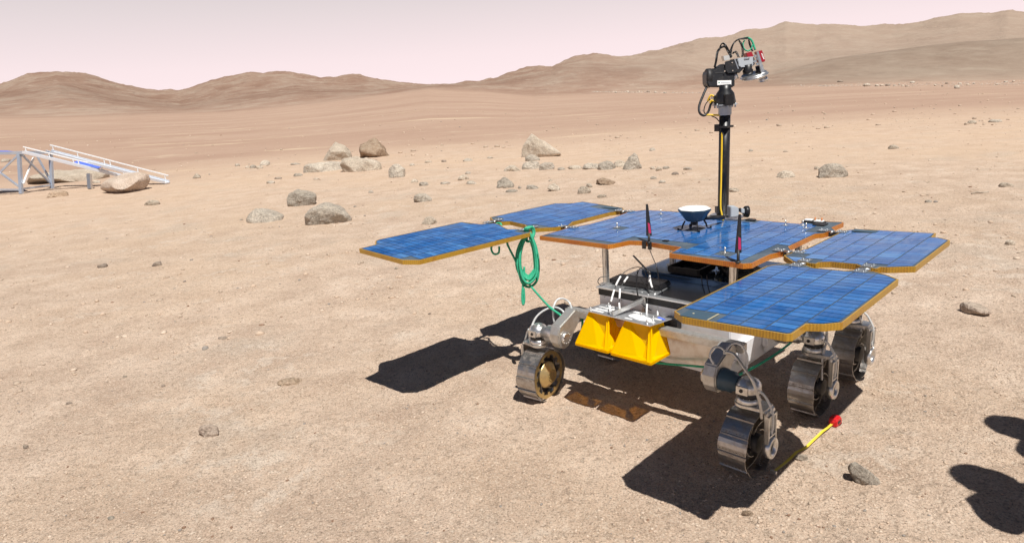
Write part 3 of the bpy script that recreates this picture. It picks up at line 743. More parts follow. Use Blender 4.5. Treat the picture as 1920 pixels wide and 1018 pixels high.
# ---- legs
def leg(u, v, right, bright):
    """fork, steering motor and knuckle over one wheel; s = +1 when outboard is local -Y (right side)"""
    s = -1 if right else 1
    O = Lc(u, v, .142)
    P = lambda x, y, z: O + Vector((x, s * y, z))
    b = MB()
    # flat crown and outboard arm (rounded plate shapes)
    poly = [P(.052 * math.cos(t), -.005 + .050 * math.sin(t), .166) for t in np.linspace(math.pi, 2 * math.pi, 12)] + [P(.038, .088, .166), P(-.038, .088, .166)]
    b.prism(poly, (0, 0, 0), (0, 0, .013))
    # arm: rounded shoulder, straight cheeks either side of a channel, ring round the axle
    hw = .040
    cr = [P(x, y, z) for x, y, z in ((0, .060, .179), (0, .082, .176), (0, .094, .166), (0, .099, .150))]
    for q in range(3):
        p0, p1 = cr[q], cr[q + 1]; b.add([p0 + Vector((-hw, 0, 0)), p0 + Vector((hw, 0, 0)), p1 + Vector((hw, 0, 0)), p1 + Vector((-hw, 0, 0)), p0 + Vector((-hw, -s * .010, -.010)), p0 + Vector((hw, -s * .010, -.010)), p1 + Vector((hw, -s * .012, -.004)), p1 + Vector((-hw, -s * .012, -.004))], [(0, 1, 2, 3), (7, 6, 5, 4), (0, 4, 5, 1), (3, 2, 6, 7), (1, 5, 6, 2), (0, 3, 7, 4)])
    b.prism([P(-hw, .086, .152), P(hw, .086, .152), P(hw * .92, .086, -.005), P(-hw * .92, .086, -.005)], (0, 0, 0), (0, s * .010, 0))
    for sg in (-1, 1): b.prism([P(sg * hw, .096, .152), P(sg * (hw - .012), .096, .152), P(sg * (hw * .92 - .010), .096, .02), P(sg * hw * .92, .096, .0)], (0, 0, 0), (0, s * .010, 0))
    b.prism([P(-hw, .096, .152), P(hw, .096, .152), P(hw, .096, .140), P(-hw, .096, .140)], (0, 0, 0), (0, s * .010, 0)); b.prism([P(-hw * .9, .096, .060), P(hw * .9, .096, .060), P(hw * .9, .096, .050), P(-hw * .9, .096, .050)], (0, 0, 0), (0, s * .009, 0))
    b.lathe(P(0, .080, 0), P(0, .112, 0), [(0, .040), (.3, .046), (.98, .046), (1, .044), (1, .027), (.55, .025)], 32, cap=False)
    f = b.build('wheel_fork', 'alu', rover, .0015)
    b = MB(); b.cyl(P(0, .08, 0), P(0, .098, 0), .0255, n=24); b.build('axle_cap', 'black', f)
    b = MB(); b.tube([P(.0, .100, .062), P(.004, .103, .09), P(-.002, .106, .13), P(-.004, .102, .170), P(-.01, .075, .225), P(-.02, .052, .250)], .0055, 8); b.build('drive_cable', 'hose', f)
    b = MB(); b.lathe(P(0, 0, .180), P(0, 0, .205), [(0, .050), (.3, .052), (.7, .047), (1, .044)], 32); b.lathe(P(0, 0, .224), P(0, 0, .285), [(0, .046), (.1, .050), (.62, .050), (.70, .044), (.82, .042), (.9, .03), (1, .024)], 32)
    for k in range(12):
        a = 2 * math.pi * k / 12; bolt(b, P(.045 * math.cos(a), .045 * math.sin(a), .204), .0028, .003)
    b.box(P(-.052, -.004, .245), (.010, .05, .035))
    st = b.build('steering_motor', 'alu', rover, .001)
    b = MB(); b.cyl(P(0, 0, .203), P(0, 0, .226), .044, n=32); b.cyl(P(-.057, -.006, .245), P(-.060, -.006, .245), .008, n=12); b.build('seal_ring', 'black', st)
    # inboard knuckle: flange, drum and rounded gearbox plate
    b = MB(); b.lathe(P(0, -.04, .245), P(.01, -.125, .245), [(0, .034), (.3, .036), (.35, .046), (.75, .046), (.8, .050), (1, .050)], 28)
    for k in range(12):
        a = 2 * math.pi * k / 12; c = P(.0095 + .043 * math.cos(a), -.115, .245 + .043 * math.sin(a)); b.cyl(c, c + Vector((0, -s * .012, 0)), .003, n=6)
    b.build('knuckle_drum', 'navy' if right and u < 0 else 'alu', rover, .001)
    b = MB(); pl = []
    for x, z in ((-.050, .27), (-.047, .225), (-.030, .195), (0, .182), (.035, .19), (.075, .245), (.13, .300), (.15, .345), (.10, .375), (.04, .345), (-.03, .315)): pl.append(P(x, -.125, z))
    b.prism(pl, (0, 0, 0), (0, -s * .062, 0))
    gb = b.build('knuckle_gearbox', 'alu_matt', rover, .006)
    b = MB(); b.cyl(P(-.0, -.187, .245), P(-.0, -.205, .245), .034, .030, 28)
    for k in range(10):
        a = 2 * math.pi * k / 10; c = P(.026 * math.cos(a), -.204, .245 + .026 * math.sin(a)); b.cyl(c, c + Vector((0, -s * .004, 0)), .0028, n=6)
    b.build('motor_cap', 'alu', gb)
    return P
PLr = leg(-.600, -.590, False, True)
PRr = leg(-.600, .600, True, False)
PRm = leg(.085, .600, True, False)
PRf = leg(.600, .605, True, False)
PLm = leg(.085, -.600, False, False)
PLf = leg(.600, -.600, False, False)
# suspension beams: rear cross beam and the two side beams, pivoting on the body
b = MB()
b.bar(Lc(-.455, -.50, .48), Lc(-.455 + .02, .50, .48), .05, .04); rbm = b.build('rear_beam', 'alu_matt', rover, .004)
b = MB(); b.cyl(Lc(-.47, 0, .48), Lc(-.345, 0, .48), .04, n=24); b.build('beam_pivot', 'alu', rbm)
for v in (-.43, .43):
    b = MB(); s_ = 1 if v > 0 else -1
    b.bar(Lc(.19, v + s_ * .01, .47), Lc(.36, v + s_ * .0, .50), .035, .05); b.bar(Lc(.36, v, .50), Lc(.70, v + s_ * .01, .47), .035, .05)
    sb = b.build('side_beam', 'alu_matt', rover, .004)
    b = MB(); b.cyl(Lc(.36, v - s_ * .05, .50), Lc(.36, v + s_ * .03, .50), .04, n=24); b.build('beam_pivot', 'alu', sb)
# clear hoses looping over the rear knuckles
D1 = DD(-.6, -.6, .4); D2 = DD(-.55, -.5, .45)
b = MB()
b.tube([PL(996, 648, D1), PL(993, 628, D1), PL(1003, 598, D1), PL(1020, 582, D1), PL(1040, 576, D1), PL(1056, 584, D2), PL(1065, 604, D2)], .0055, 10)
b.tube([PL(1039, 604, D1 - .02), PL(1037, 580, D1 - .02), PL(1044, 563, D1), PL(1056, 560, D1), PL(1068, 568, D2), PL(1073, 588, D2), PL(1070, 604, D2)], .0055, 10)
b.build('clear_hose', 'hose', rover)
D3 = DD(-.6, .55, .42)
b = MB()
b.tube([PL(1338, 682, D3), PL(1331, 668, D3), PL(1336, 654, D3), PL(1347, 650, D3), PL(1357, 656, D3), PL(1358, 664, D3)], .0045, 10)
b.tube([PL(1360, 664, D3 - .02), PL(1366, 650, D3 - .02), PL(1378, 643, D3), PL(1392, 650, D3), PL(1401, 668, D3), PL(1400, 690, D3), PL(1394, 700, D3)], .0045, 10)
b.build('clear_hose', 'hose', rover)
b = MB()
b.tube([PL(1360, 660, D3 - .04), PL(1376, 664, D3 - .06), PL(1394, 688, D3 - .1), PL(1412, 716, D3 - .12), PL(1425, 758, D3 - .11), PL(1428, 785, D3 - .10)], .006, 10)
D4 = DD(.085, .66, .35)
b.build('grey_cable', 'alu_matt', rover); b = MB()
b.tube([PL(1550, 620, D4), PL(1550, 640, D4), PL(1543, 665, D4), PL(1541, 700, D4), PL(1541, 712, D4)], .006, 10)
D5 = DD(.6, .66, .35)
b.build('grey_cable', 'alu_matt', rover); b = MB()
b.tube([PL(1611, 592, D5), PL(1615, 610, D5), PL(1614, 632, D5)], .005, 10)
b.build('grey_cable', 'alu_matt', rover)

# ---- horn antennas under their mirror plate
ZPL = .532
pc = [(-.530, -.330), (-.548, .088), (-.405, .118), (-.395, -.305)]
b = MB(); b.prism([Lc(u, v, ZPL) for u, v in pc], (0, 0, 0), (0, 0, .003)); hp = b.build('antenna_plate', 'plate_bright', rover)
hp['label'] = 'mirror metal plate holding the two amber horn antennas'
def horn(u0, u1, v0, v1, dv, lb):
    zt, zb = ZPL - .001, .374; iu = .034; iv = .034
    T = [Lc(-.512, v0 + iv - .006, zt), Lc(-.516, v1 - iv - .018, zt), Lc(-.428, v1 - iv - .018, zt), Lc(-.425, v0 + iv - .006, zt)]
    Bq = [Lc(u0, v0, zb), Lc(u0, v1, zb), Lc(u1, v1, zb), Lc(u1, v0, zb)]
    b = MB(); cc = (Bq[0] + Bq[2]) / 2
    for k in range(4):
        k2 = (k + 1) % 4; rec = (cc - (Bq[k] + Bq[k2]) / 2).normalized()
        if k in (0, 1):    # rear and right faces: a flaring panel and a folded-in one, shaped to fall into shade, beside the near corner
            A, Bz, Ta, Tb = (Bq[k], Bq[k2], T[k], T[k2]) if k == 0 else (Bq[k2], Bq[k], T[k2], T[k])
            Fp = A * .40 + Bz * .60 + Vector((0, 0, .012)); Gp = Bz + (A - Bz) * .10 + Vector((0, 0, .012)); Fi = Fp + rec * .020; Gi = Gp + rec * .052
            Tg = Tb + (Ta - Tb) * .12 + rec * .004; Ti = Ta + (Tb - Ta) * .08
            b.add([A, Ta, Ti, Fi, A * .40 + Bz * .60], [(0, 1, 2, 3), (0, 3, 4)]); b.add([Ti, Tg, Gi, Fi], [(0, 1, 2, 3)]); b.add([Tg, Tb, Bz, Gp], [(0, 1, 2, 3)]); b.add([Tg, Gp, Gi], [(0, 1, 2)]); b.add([A * .40 + Bz * .60, Fi, Gi, Gp, Bz], [(0, 1, 2, 3, 4)])
        else: b.add([Bq[k], Bq[k2], T[k2], T[k]], [(0, 1, 2, 3)])
    # inner folded film wings (a vertical film cross as in the real horns)
    c0 = (Bq[0] + Bq[2]) / 2; ct = (T[0] + T[2]) / 2
    h = b.build('horn_antenna', 'kapton', rover); h['label'] = lb
    b = MB()
    for k in range(4):
        k2 = (k + 1) % 4
        b.bar(Bq[k], Bq[k2], .007, .014); b.bar(Bq[k], T[k], .006, .006)
    b.build('edge_strip', 'kapton', h)
    b = MB(); b.add([T[0] * .9 + T[1] * .1, T[1] * .9 + T[0] * .1, c0 + Vector((0, 0, .03))], [(0, 1, 2)]); b.add([T[2], T[3], c0 + Vector((0, 0, .03))], [(0, 1, 2)]); b.build('inner_film', 'kapton', h)
    return h
horn(-.605, -.445, -.325, -.122, 0.0, 'left amber horn antenna')
horn(-.608, -.445, -.098, .128, 0.0, 'right amber horn antenna')
# white patches painted for sun glints and lettering, stickers and the profile rail on the plate
def onplate(a, c): # a along v 0..1, c along u 0..1
    p0 = Vector((*pc[0], 0)); p1 = Vector((*pc[1], 0)); p2 = Vector((*pc[2], 0)); p3 = Vector((*pc[3], 0))
    q = (p0 * (1 - a) + p1 * a) * (1 - c) + (p3 * (1 - a) + p2 * a) * c
    return Lc(q.x, q.y, ZPL + .0042)
b = MB()
for a0, a1, c0, c1 in ((.05, .27, .12, .24), (.08, .33, .32, .45), (.06, .16, .60, .68), (.17, .30, .56, .72), (.10, .24, .82, .90), (.52, .60, .80, .92), (.74, .97, .26, .38), (.84, .95, .62, .72), (.60, .70, .12, .2)):
    n_ = 5; b = MB()
    for k in range(n_):
        x0 = a0 + (a1 - a0) * k / n_; x1 = a0 + (a1 - a0) * (k + .82) / n_
        b.prism([onplate(x0, c0), onplate(x1, c0), onplate(x1, c1), onplate(x0, c1)], (0, 0, 0), (0, 0, .0006))
    b.build('glint_marking', 'whitepl', hp)
b = MB()
for ca, cc, ra, rc in ((.66, .52, .10, .22), (.77, .42, .12, .20)):
    b.prism([onplate(ca + ra * math.cos(t), cc + rc * math.sin(t)) for t in np.linspace(0, 2 * math.pi, 24)[:-1]], (0, 0, 0), (0, 0, .0010 if ca < .7 else .0016))
b.build('glint_marking', 'whitepl', hp)
b = MB(); b.prism([onplate(.86, .78), onplate(.97, .70), onplate(.97, .80), onplate(.86, .90)], (0, 0, 0), (0, 0, .0012)); b.build('blue_sticker', 'bluetarp', hp)
b = MB()
ra = onplate(.44, .05) + Vector((0, 0, .010)); rb_ = Lc(-.345, -.075, .585)
b.bar(ra, rb_, .022, .022); b.bar(Lc(-.352, -.075, .60), Lc(-.352, -.075, .50), .022, .018)
b.build('mounting_rail', 'alu', hp, .003)
# plate bolts and the sleeved aerial cables that rise from the horns
DP = DD(-.46, -.1, .56)
stems = [[(1144, 584), (1144, 574), (1147, 560), (1152, 543), (1158, 528), (1168, 513), (1182, 504), (1198, 501), (1206, 506), (1212, 520), (1214, 540)],
         [(1162, 580), (1161, 568), (1162, 552), (1163, 540), (1170, 529), (1177, 519)],
         [(1212, 594), (1213, 574), (1214, 560), (1216, 552), (1217, 538), (1218, 520), (1218, 512)],
         [(1233, 600), (1233, 580), (1231, 566), (1227, 548), (1221, 534), (1218, 520), (1212, 505), (1204, 500)]]
b = MB(); sl = MB()
for st_ in stems:
    pts = [PL(x, y, DP + .015 * k) for k, (x, y) in enumerate(st_)]
    b.tube(pts, .0022, 6, 6)
    full = catmull(pts, 8)
    segs = [(0, .12), (.17, .30), (.36, .47)] if len(st_) > 8 else [(0, .2), (.32, .58), (.80, 1.0)] if len(st_) == 6 else [(0, .22), (.36, .52), (.75, 1.0)] if len(st_) == 7 else [(0, .2), (.3, .42), (.52, .72)]
    for s0, s1 in segs:
        i0 = int(s0 * (len(full) - 1)); i1 = max(i0 + 2, int(s1 * (len(full) - 1))); sl.tube(full[i0:i1 + 1], .0048, 8, 1)
ca = b.build('aerial_cable', 'black', hp); sl.build('white_sleeve', 'whitepl', ca)
b = MB()
for a_, c_ in ((.14, .85), (.27, .55), (.70, .6), (.88, .55), (.93, .1), (.1, .08)): 
    q = onplate(a_, c_); b = MB(); b.cyl(q, q + Vector((0, 0, .018)), .006, n=10); b.build('plate_bolt', 'alu', hp)
# loose black cables around the rear top of the body
D6 = DD(-.33, -.05, .6)
b = MB()
for ln_ in ([(1216, 462), (1222, 478), (1231, 500), (1236, 525), (1243, 555), (1249, 575), (1252, 590)], [(1196, 560), (1193, 530), (1198, 506), (1208, 500)], [(1195, 505), (1194, 540), (1201, 566), (1212, 576), (1222, 582), (1240, 585)],
            [(1200, 520), (1215, 545), (1222, 562), (1236, 578)], [(1262, 560), (1275, 575), (1290, 585)], [(1222, 560), (1236, 556), (1246, 562), (1251, 580)], [(1141, 518), (1126, 520), (1121, 528), (1127, 535), (1134, 533)],
            [(1206, 570), (1212, 590), (1220, 600)], [(1176, 516), (1190, 514), (1198, 520)]):
    b.tube([PL(x, y, D6 + (.05 if y < 500 else 0)) for x, y in ln_], .0022, 6)
b.tube([PL(1314, 609, DD(-.35, .2, .45)), PL(1325, 618, DD(-.35, .2, .45)), PL(1337, 619, DD(-.35, .25, .45)), PL(1348, 612, DD(-.35, .3, .45))], .0035, 6)
b.build('loose_cable', 'black', rover)
b = MB()
for x, y, n_ in ((1315, 533, 0), (1325, 540, 0)): b.tube([PL(x, 515, DD(-.05, .15, .66)), PL(x + 2, 535, DD(-.08, .15, .63)), PL(x + 8, 555, DD(-.2, .18, .61))], .0028, 6)
b.build('loose_cable', 'black', rover)

# ---- flat blade antennas
def blade(px0, ytop, ybot, ybase, D, lean, lab, w0=.011, w1=.029):
    base = PL(px0[1], ybase, D); foot = PL(px0[1], ybot, D); top = PL(px0[0], ytop, D)
    b = MB(); right = (RI.to_3x3() @ CR); right.z = 0; right.normalize(); fw = Vector((-right.y, right.x, 0))
    b.prism([foot - right * w1 * .5, foot + right * w1 * .5, top + right * w0 * .5, top - right * w0 * .5], fw * -.004, fw * .004)
    o = b.build('blade_antenna', 'black', rover, .0015); o['label'] = lab
    b = MB(); b.cyl(base, foot + (top - foot) * .08, .0065, n=12); b.cyl(base, base + (foot - base) * .25, .011, n=12); b.build('antenna_base', 'black_matt', o)
    b = MB(); d = (top - foot); s_ = foot + d * .08
    b.prism([s_ + right * w1 * -.05 - fw * .0046, s_ + right * w1 * .38 - fw * .0046, s_ + d * .30 + right * w1 * .25 - fw * .0046, s_ + d * .34 + right * w1 * -.12 - fw * .0046], (0, 0, 0), fw * .0004); b.build('sticker', 'magenta', o)
    return o
blade((1213.0, 1217), 383, 442, 457, DD(-.205, -.145, .85), 0, 'blade antenna on the rear edge of the deck, left one')
blade((1387, 1384), 402, 474, 495, DD(-.365, .425, .85), 0, 'blade antenna on the rear right corner of the deck')
b = MB(); Da = DD(-.30, -.06, .65); p0 = PL(1213, 506, Da); p1 = PL(1187, 479, Da); right = (RI.to_3x3() @ CR); right.z = 0; right.normalize()
b.bar(p0, p1, .020, .007, up=tuple(right)); b.cyl(PL(1216, 508, Da), PL(1219, 516, Da), .008, n=10); o = b.build('blade_antenna', 'black', rover, .001); o['label'] = 'tilted blade antenna lying behind the flat computer'
b = MB(); b.tube([PL(1216, 462, DD(-.205, -.145, .82)), PL(1217, 458, DD(-.215, -.145, .845)), PL(1217, 455, DD(-.205, -.145, .85))], .004, 6); b.build('antenna_lead', 'black', rover)
b = MB(); b.tube([PL(1383, 497, DD(-.36, .42, .80)), PL(1382, 515, DD(-.33, .42, .74)), PL(1381, 528, DD(-.33, .42, .66))], .0035, 6); b.build('antenna_lead', 'black', rover)
b = MB()
for v in (-.170, -.135): b.box(Lc(-.2045, v, .826), (.0075, .020, .040))
b.build('black_tape', 'black_matt', deck)

# ---- satellite receiver on four legs
gu, gv = .188, -.105
b = MB(); n8 = 8
def oct_(r, z, k=0): return [Lc(gu + r * math.cos(R(22.5 + 45 * i)) * 1.0, gv + r * math.sin(R(22.5 + 45 * i)), z) for i in range(n8)]
rings = [oct_(.046, .889), oct_(.052, .896), oct_(.090, .948), oct_(.091, .955)]
V = [p for r in rings for p in r]; F = [tuple(range(n8))]
for i in range(3):
    for k in range(n8): F.append((i * n8 + k, i * n8 + (k + 1) % n8, (i + 1) * n8 + (k + 1) % n8, (i + 1) * n8 + k))
F.append(tuple(24 + k for k in range(n8))); b.add(V, F)
gps = b.build('satellite_receiver', 'navy', rover, .003); gps['label'] = 'white topped receiver dish standing on the deck'
b = MB(); V = oct_(.0895, .9555) + oct_(.080, .962); b.add(V, [tuple(range(8)), tuple(range(8, 16))] + [(k, (k + 1) % 8, 8 + (k + 1) % 8, 8 + k) for k in range(8)]); b.build('white_cap', 'whitepl', gps, .002)
for i, (du, dv) in enumerate(((-.04, -.04), (-.04, .04), (.04, .04), (.04, -.04))):
    b = MB(); b.tube([Lc(gu + du * .9, gv + dv * .9, .892), Lc(gu + du * 1.15, gv + dv * 1.15, .866), Lc(gu + du * 1.2, gv + dv * 1.2,   .849)], .0048, 8); b.box(Lc(gu + du * 1.45, gv + dv * 1.45, .8455), (.022, .012, .004), Matrix.Rotation(R(-45 if du * dv > 0 else 45), 3, 'Z')); bolt(b, Lc(gu + du * 1.6, gv + dv * 1.6, .847), .006, .007)
    b.build('foot_leg', 'black', gps)
b = MB(); b.cyl(Lc(gu, gv, .866), Lc(gu, gv, .882), .014, n=12); b.cyl(Lc(gu + .05, gv + .03, .90), Lc(gu + .21, gv + .06, .875), .013, n=12); b.build('receiver_lead', 'black', gps)

# ---- mast
mu, mv = .602, -.148
b = MB(); b.cyl(Lc(mu - .01, mv, .845), Lc(mu, mv, 1.432), .0315, n=32); mast = b.build('mast', 'black', rover); mast['label'] = 'tall black tube mast'
b = MB(); b.lathe(Lc(mu - .01, mv, .8425), Lc(mu - .01, mv, .853), [(0, .075), (.9, .075), (1, .072)], 32); b.box(Lc(mu - .04, mv + .04, .847), (.14, .20, .008)); b.build('mast_base', 'alu', mast, .001)
Dm = DD(mu, mv, 1.2)
def H(x, y, dd=0): return PL(x, y, Dm + dd)
hr = (RI.to_3x3() @ CR).normalized(); hd = (RI.to_3x3() @ Vector((CF.x, CF.y, 0)).normalized())   # right, away
b = MB(); b.lathe(Lc(mu, mv, 1.43), Lc(mu, mv, 1.486), [(0, .035), (.1, .037), (.75, .037), (1, .040)], 32)
b.cyl(Lc(mu, mv, 1.486), Lc(mu, mv, 1.491), .070, n=6, smooth=False)
for k in range(6): a = k * math.pi / 3 + .3; b.cyl(Lc(mu + .058 * math.cos(a), mv + .058 * math.sin(a), 1.472), Lc(mu + .058 * math.cos(a), mv + .058 * math.sin(a), 1.498), .005, n=8)
b.build('mast_collar', 'grey', mast)
b = MB(); b.lathe(Lc(mu, mv, 1.4915), Lc(mu, mv, 1.60), [(0, .060), (.12, .060), (.55, .050), (.75, .034), (1, .032)], 24); b.box(Lc(mu, mv, 1.515) - hd * .045, (.05, .05, .06), Matrix.Rotation(R(-40), 3, 'Z')); b.build('pan_base', 'black', mast, .002)
b = MB(); b.prism([H(1336, 180, -.04), H(1345, 178, -.04), H(1346, 195, -.04), H(1337, 197, -.04)], hd * -.02, hd * .03); b.build('connector_block', 'alu_matt', mast, .002)
b = MB()
for x, y in ((1341, 183), (1341, 191)): b.cyl(H(x, y, -.055), H(x, y, -.075), .011, n=12)
b.build('connector_plug', 'black', mast)
b = MB(); b.prism([H(1324, 164), H(1321, 157), H(1320.5, 141), H(1323, 133), H(1332, 129.5), H(1352, 127), H(1371, 129), H(1373, 135), H(1373, 161), H(1371, 164.5)], hd * -.045, hd * .045)
ph = b.build('pan_tilt_head', 'black', mast, .006)
b = MB(); b.lathe(H(1322, 147), H(1331, 147), [(0, .046), (.15, .053), (1, .055)], 28); b.prism([H(1336, 137), H(1371, 134.5), H(1371, 136), H(1336, 139)], hd * -.047, hd * -.044); b.build('head_cap', 'black_matt', ph)
b = MB(); b.prism([H(1340, 152), H(1366, 151.5), H(1366, 160), H(1340, 160.5)], hd * -.0475, hd * -.046); lab = b.build('name_label', 'whitepl', ph)
b = MB(); b.cyl(H(1343.3, 156.2) - hd * .0475, H(1343.3, 156.2) - hd * .0480, .0045, n=12); b.build('label_emblem', 'green', lab)
b = MB()
for k in range(9): b.prism([H(1347 + k * 1.9, 155.2), H(1348.3 + k * 1.9, 155.2), H(1348.3 + k * 1.9, 157.2), H(1347 + k * 1.9, 157.2)], hd * -.0480, hd * -.0476)
b.build('label_text', 'grey', lab)
b = MB(); b.prism([H(1341, 128), H(1352, 121), H(1372, 118), H(1372, 130)], hd * -.03, hd * .03); b.prism([H(1354, 122), H(1358, 116), H(1372, 113), H(1378, 117), H(1379, 132), H(1374, 138), H(1359, 139), H(1354, 133)], hd * -.055, hd * -.02)
b.prism([H(1371, 112), H(1391, 112), H(1391, 130), H(1383, 138), H(1374, 136)], hd * -.03, hd * .03); b.build('tilt_block', 'black', ph, .002)
b = MB()
for x, y in ((1358, 120), (1373, 118), (1374, 133), (1359, 134)): b.cyl(H(x, y, -.0545), H(x, y, -.0585), .004, n=8)
b.prism([H(1370, 112), H(1372, 112), H(1379, 130), H(1377, 131)], hd * -.058, hd * -.05); b.build('bracket', 'alu', ph)
b = MB(); b.prism([H(1379, 113), H(1383, 110), H(1408, 107), H(1411, 110), H(1412, 122), H(1405, 126), H(1386, 128), H(1381, 125)], hd * -.035, hd * .035); cb = b.build('camera_bar', 'grey', ph, .003)
b = MB()
for k in range(4): b.prism([H(1408 + k % 2 * 4, 105 + k * 5), H(1412 + k % 2 * 4, 104 + k * 5), H(1413 + k % 2 * 4, 108 + k * 5), H(1409 + k % 2 * 4, 109 + k * 5)], hd * -.05, hd * -.04)
b.prism([H(1391, 110), H(1401, 108.5), H(1401, 111), H(1391, 112.5)], hd * -.040, hd * -.036)
b.prism([H(1412, 99), H(1415.5, 98), H(1427, 136), H(1421, 139)], hd * -.055, hd * -.045); b.build('silver_strut', 'alu', ph)
# round camera plate, its lenses and barrels
ax = (H(1410, 118) - H(1418, 146)).normalized(); ax = (ax - hd * .40).normalized()
b = MB(); c0 = H(1414, 142, 0); b.lathe(c0 - ax * .012, c0 + ax * .012, [(0, .070), (.2, .078), (.5, .080), (.55, .074), (.75, .074), (1, .070)], 40); cp = b.build('camera_plate', 'alu', ph)
b = MB(); b.lathe(c0 + ax * .01 + hr * .036, c0 + ax * .055 + hr * .036, [(0, .024), (.4, .026), (.5, .020), (1, .022)], 20); b.lathe(c0 + ax * .01 - hr * .035, c0 + ax * .065 - hr * .030, [(0, .028), (.4, .030), (.5, .024), (1, .024)], 20); b.build('lens_barrel', 'black', ph)
b = MB(); b.lathe(c0 - ax * .010 + hr * .050 , c0 - ax * .032 + hr * .050, [(0, .022), (.4, .027), (1, .029)], 24); q = H(1377, 144); b.lathe(q + ax * .02, q - ax * .015, [(0, .016), (.5, .02), (1, .022)], 20); b.build('lens_ring', 'alu', cp)
b = MB(); b.cyl(c0 - ax * .0305 + hr * .050, c0 - ax * .0335 + hr * .050, .024, n=24); b.build('lens_glass', 'glass', cp)
b = MB(); b.prism([H(1396, 101), H(1406, 98), H(1409, 105), H(1408, 110), H(1399, 111)], hd * -.03, hd * .03); b.prism([H(1416, 98), H(1424, 95.5), H(1430, 115), H(1429, 117), H(1421.5, 118)], hd * -.04, hd * .02); rc = b.build('red_camera', 'red', ph, .002)
b = MB(); 
for k in range(5): b.prism([H(1422.2 + k * .9, 102 + k * 2.2), H(1424.0 + k * .9, 101.4 + k * 2.2), H(1424.5 + k * .9, 103 + k * 2.2), H(1422.7 + k * .9, 103.6 + k * 2.2)], hd * -.0412, hd * -.0405)
b.build('camera_marking', 'whitepl', rc)
b = MB(); b.prism([H(1354, 106), H(1365, 104), H(1367, 113), H(1356, 115)], hd * -.02, hd * .02); b.build('relay_box', 'alu_matt', ph, .001)
b = MB(); rnd = random.Random(8)
def bundle(pts, n, spread, r):
    for k in range(n):
        ph_ = rnd.random() * 6.28; b.tube([H(x + math.cos(ph_ + i * 1.1) * spread, y + math.sin(ph_ + i * .9) * spread, (rnd.random() - .5) * .03) for i, (x, y) in enumerate(pts)], r, 6)
bundle([(1340, 127), (1343, 112), (1346, 97), (1352, 90), (1360, 88), (1366, 97), (1371, 108)], 6, 1.4, .0034)
bundle([(1349, 94), (1352, 85), (1356, 82), (1362, 88), (1367, 99)], 4, 1.0, .0025)
bundle([(1369, 108), (1371, 94), (1376, 82), (1384, 75), (1393, 73), (1402, 72)], 6, 1.4, .0034)
bundle([(1384, 76), (1390, 84), (1393, 96), (1392, 106)], 4, 1.6, .0026)
bundle([(1374, 100), (1380, 98), (1385, 108)], 3, 1.5, .0025)
bundle([(1403, 74), (1406, 84), (1411, 96)], 3, 1.2, .0026)
b.build('cable_bundle', 'black', ph)
b = MB(); b.tube([H(1394, 73), H(1402, 71.5), H(1409, 76), H(1413, 85), H(1416, 94)], .006, 8); b.tube([H(1396, 76), H(1393, 84), H(1396, 93), H(1403, 96), H(1409, 91), H(1411, 84)], .004, 8); b.build('green_cable', 'green', ph)
b = MB(); b.tube([H(1325, 164, -.02), H(1318, 180, -.03), H(1311, 199, -.04), H(1312, 212, -.05), H(1320, 217, -.05), H(1328, 210, -.05), H(1333, 195, -.05), H(1338, 188, -.06)], .007, 10)
b.tube([H(1332, 186, -.05), H(1323, 196, -.05), H(1320, 210, -.05), H(1326, 217, -.05)], .003, 8); b.tube([H(1334, 218, -.05), H(1343, 222, -.05), H(1348, 228, -.03)], .003, 8); b.box(H(1346, 240, -.03), (.03, .03, .04)); b.build('loop_cable', 'black', mast)
b = MB(); b.tube([H(1341, 183, -.07), H(1334, 179, -.065), H(1330, 183, -.06), H(1327, 190, -.05)], .005, 8); b.tube([H(1340, 191, -.07), H(1334, 189, -.065), H(1331, 194, -.06)], .005, 8)
b.tube([H(1323, 216, -.05), H(1335, 216, -.055), H(1350, 217, -.06), H(1356, 222, -.06), H(1357, 232, -.056), H(1354, 245, -.052), H(1353, 290, -.045), H(1352, 340, -.045), H(1351, 385, -.045), H(1353, 400, -.05), H(1356, 414, -.06)], .0052, 8)
b.build('yellow_cable', 'yellow', mast)
b = MB(); b.box(Lc(mu, mv, 1.365), (.072, .072, .012)); b.build('cable_clip', 'black_matt', mast)
# boxes strapped round the foot of the mast
b = MB(); b.prism([H(1367, 387, -.04), H(1380, 387, -.04), H(1382, 390, -.04), H(1382, 404, -.04), H(1367, 406, -.04)], hd * -.03, hd * .04); b.prism([H(1388, 391, -.05), H(1398, 391, -.05), H(1398, 399, -.05), H(1388, 399, -.05)], hd * -.02, hd * .02); b.build('camera_box', 'grey', mast, .003)
b = MB(); b.lathe(H(1394, 397, -.05), H(1403, 397, -.05), [(0, .024), (.3, .033), (1, .034)], 24); b.bar(H(1381, 395, -.04), H(1390, 393, -.05), .02, .02); b.prism([H(1341, 387), H(1349, 387), H(1349, 399), H(1341, 399)], hd * -.04, hd * .01); b.prism([H(1342, 399), H(1347, 399), H(1347, 412), H(1343, 412)], hd * -.03, hd * -.01)
b.build('side_camera', 'black', mast, .002)
b = MB(); b.prism([Lc(.51, .03, .8425), Lc(.51, .09, .8425), Lc(.55, .08, .8425), Lc(.56, .03, .8425)], (0, 0, 0), (0, 0, .006)); b.build('dark_pad', 'black_matt', deck, .002)

# ---- green cord round the body
b = MB()
Dg = DD(U0, .1, .30)
b.tube([PL(1205, 677, DD(-.40, -.05, .30)), PL(1250, 682, DD(-.36, .1, .31)), PL(1335, 690, DD(-.36, .38, .30)), Lc(-.36, .41, .295), Lc(.05, .43, .275), Lc(.45, .41, .27)], .006, 8)
b.build('green_cord', 'green', rover)

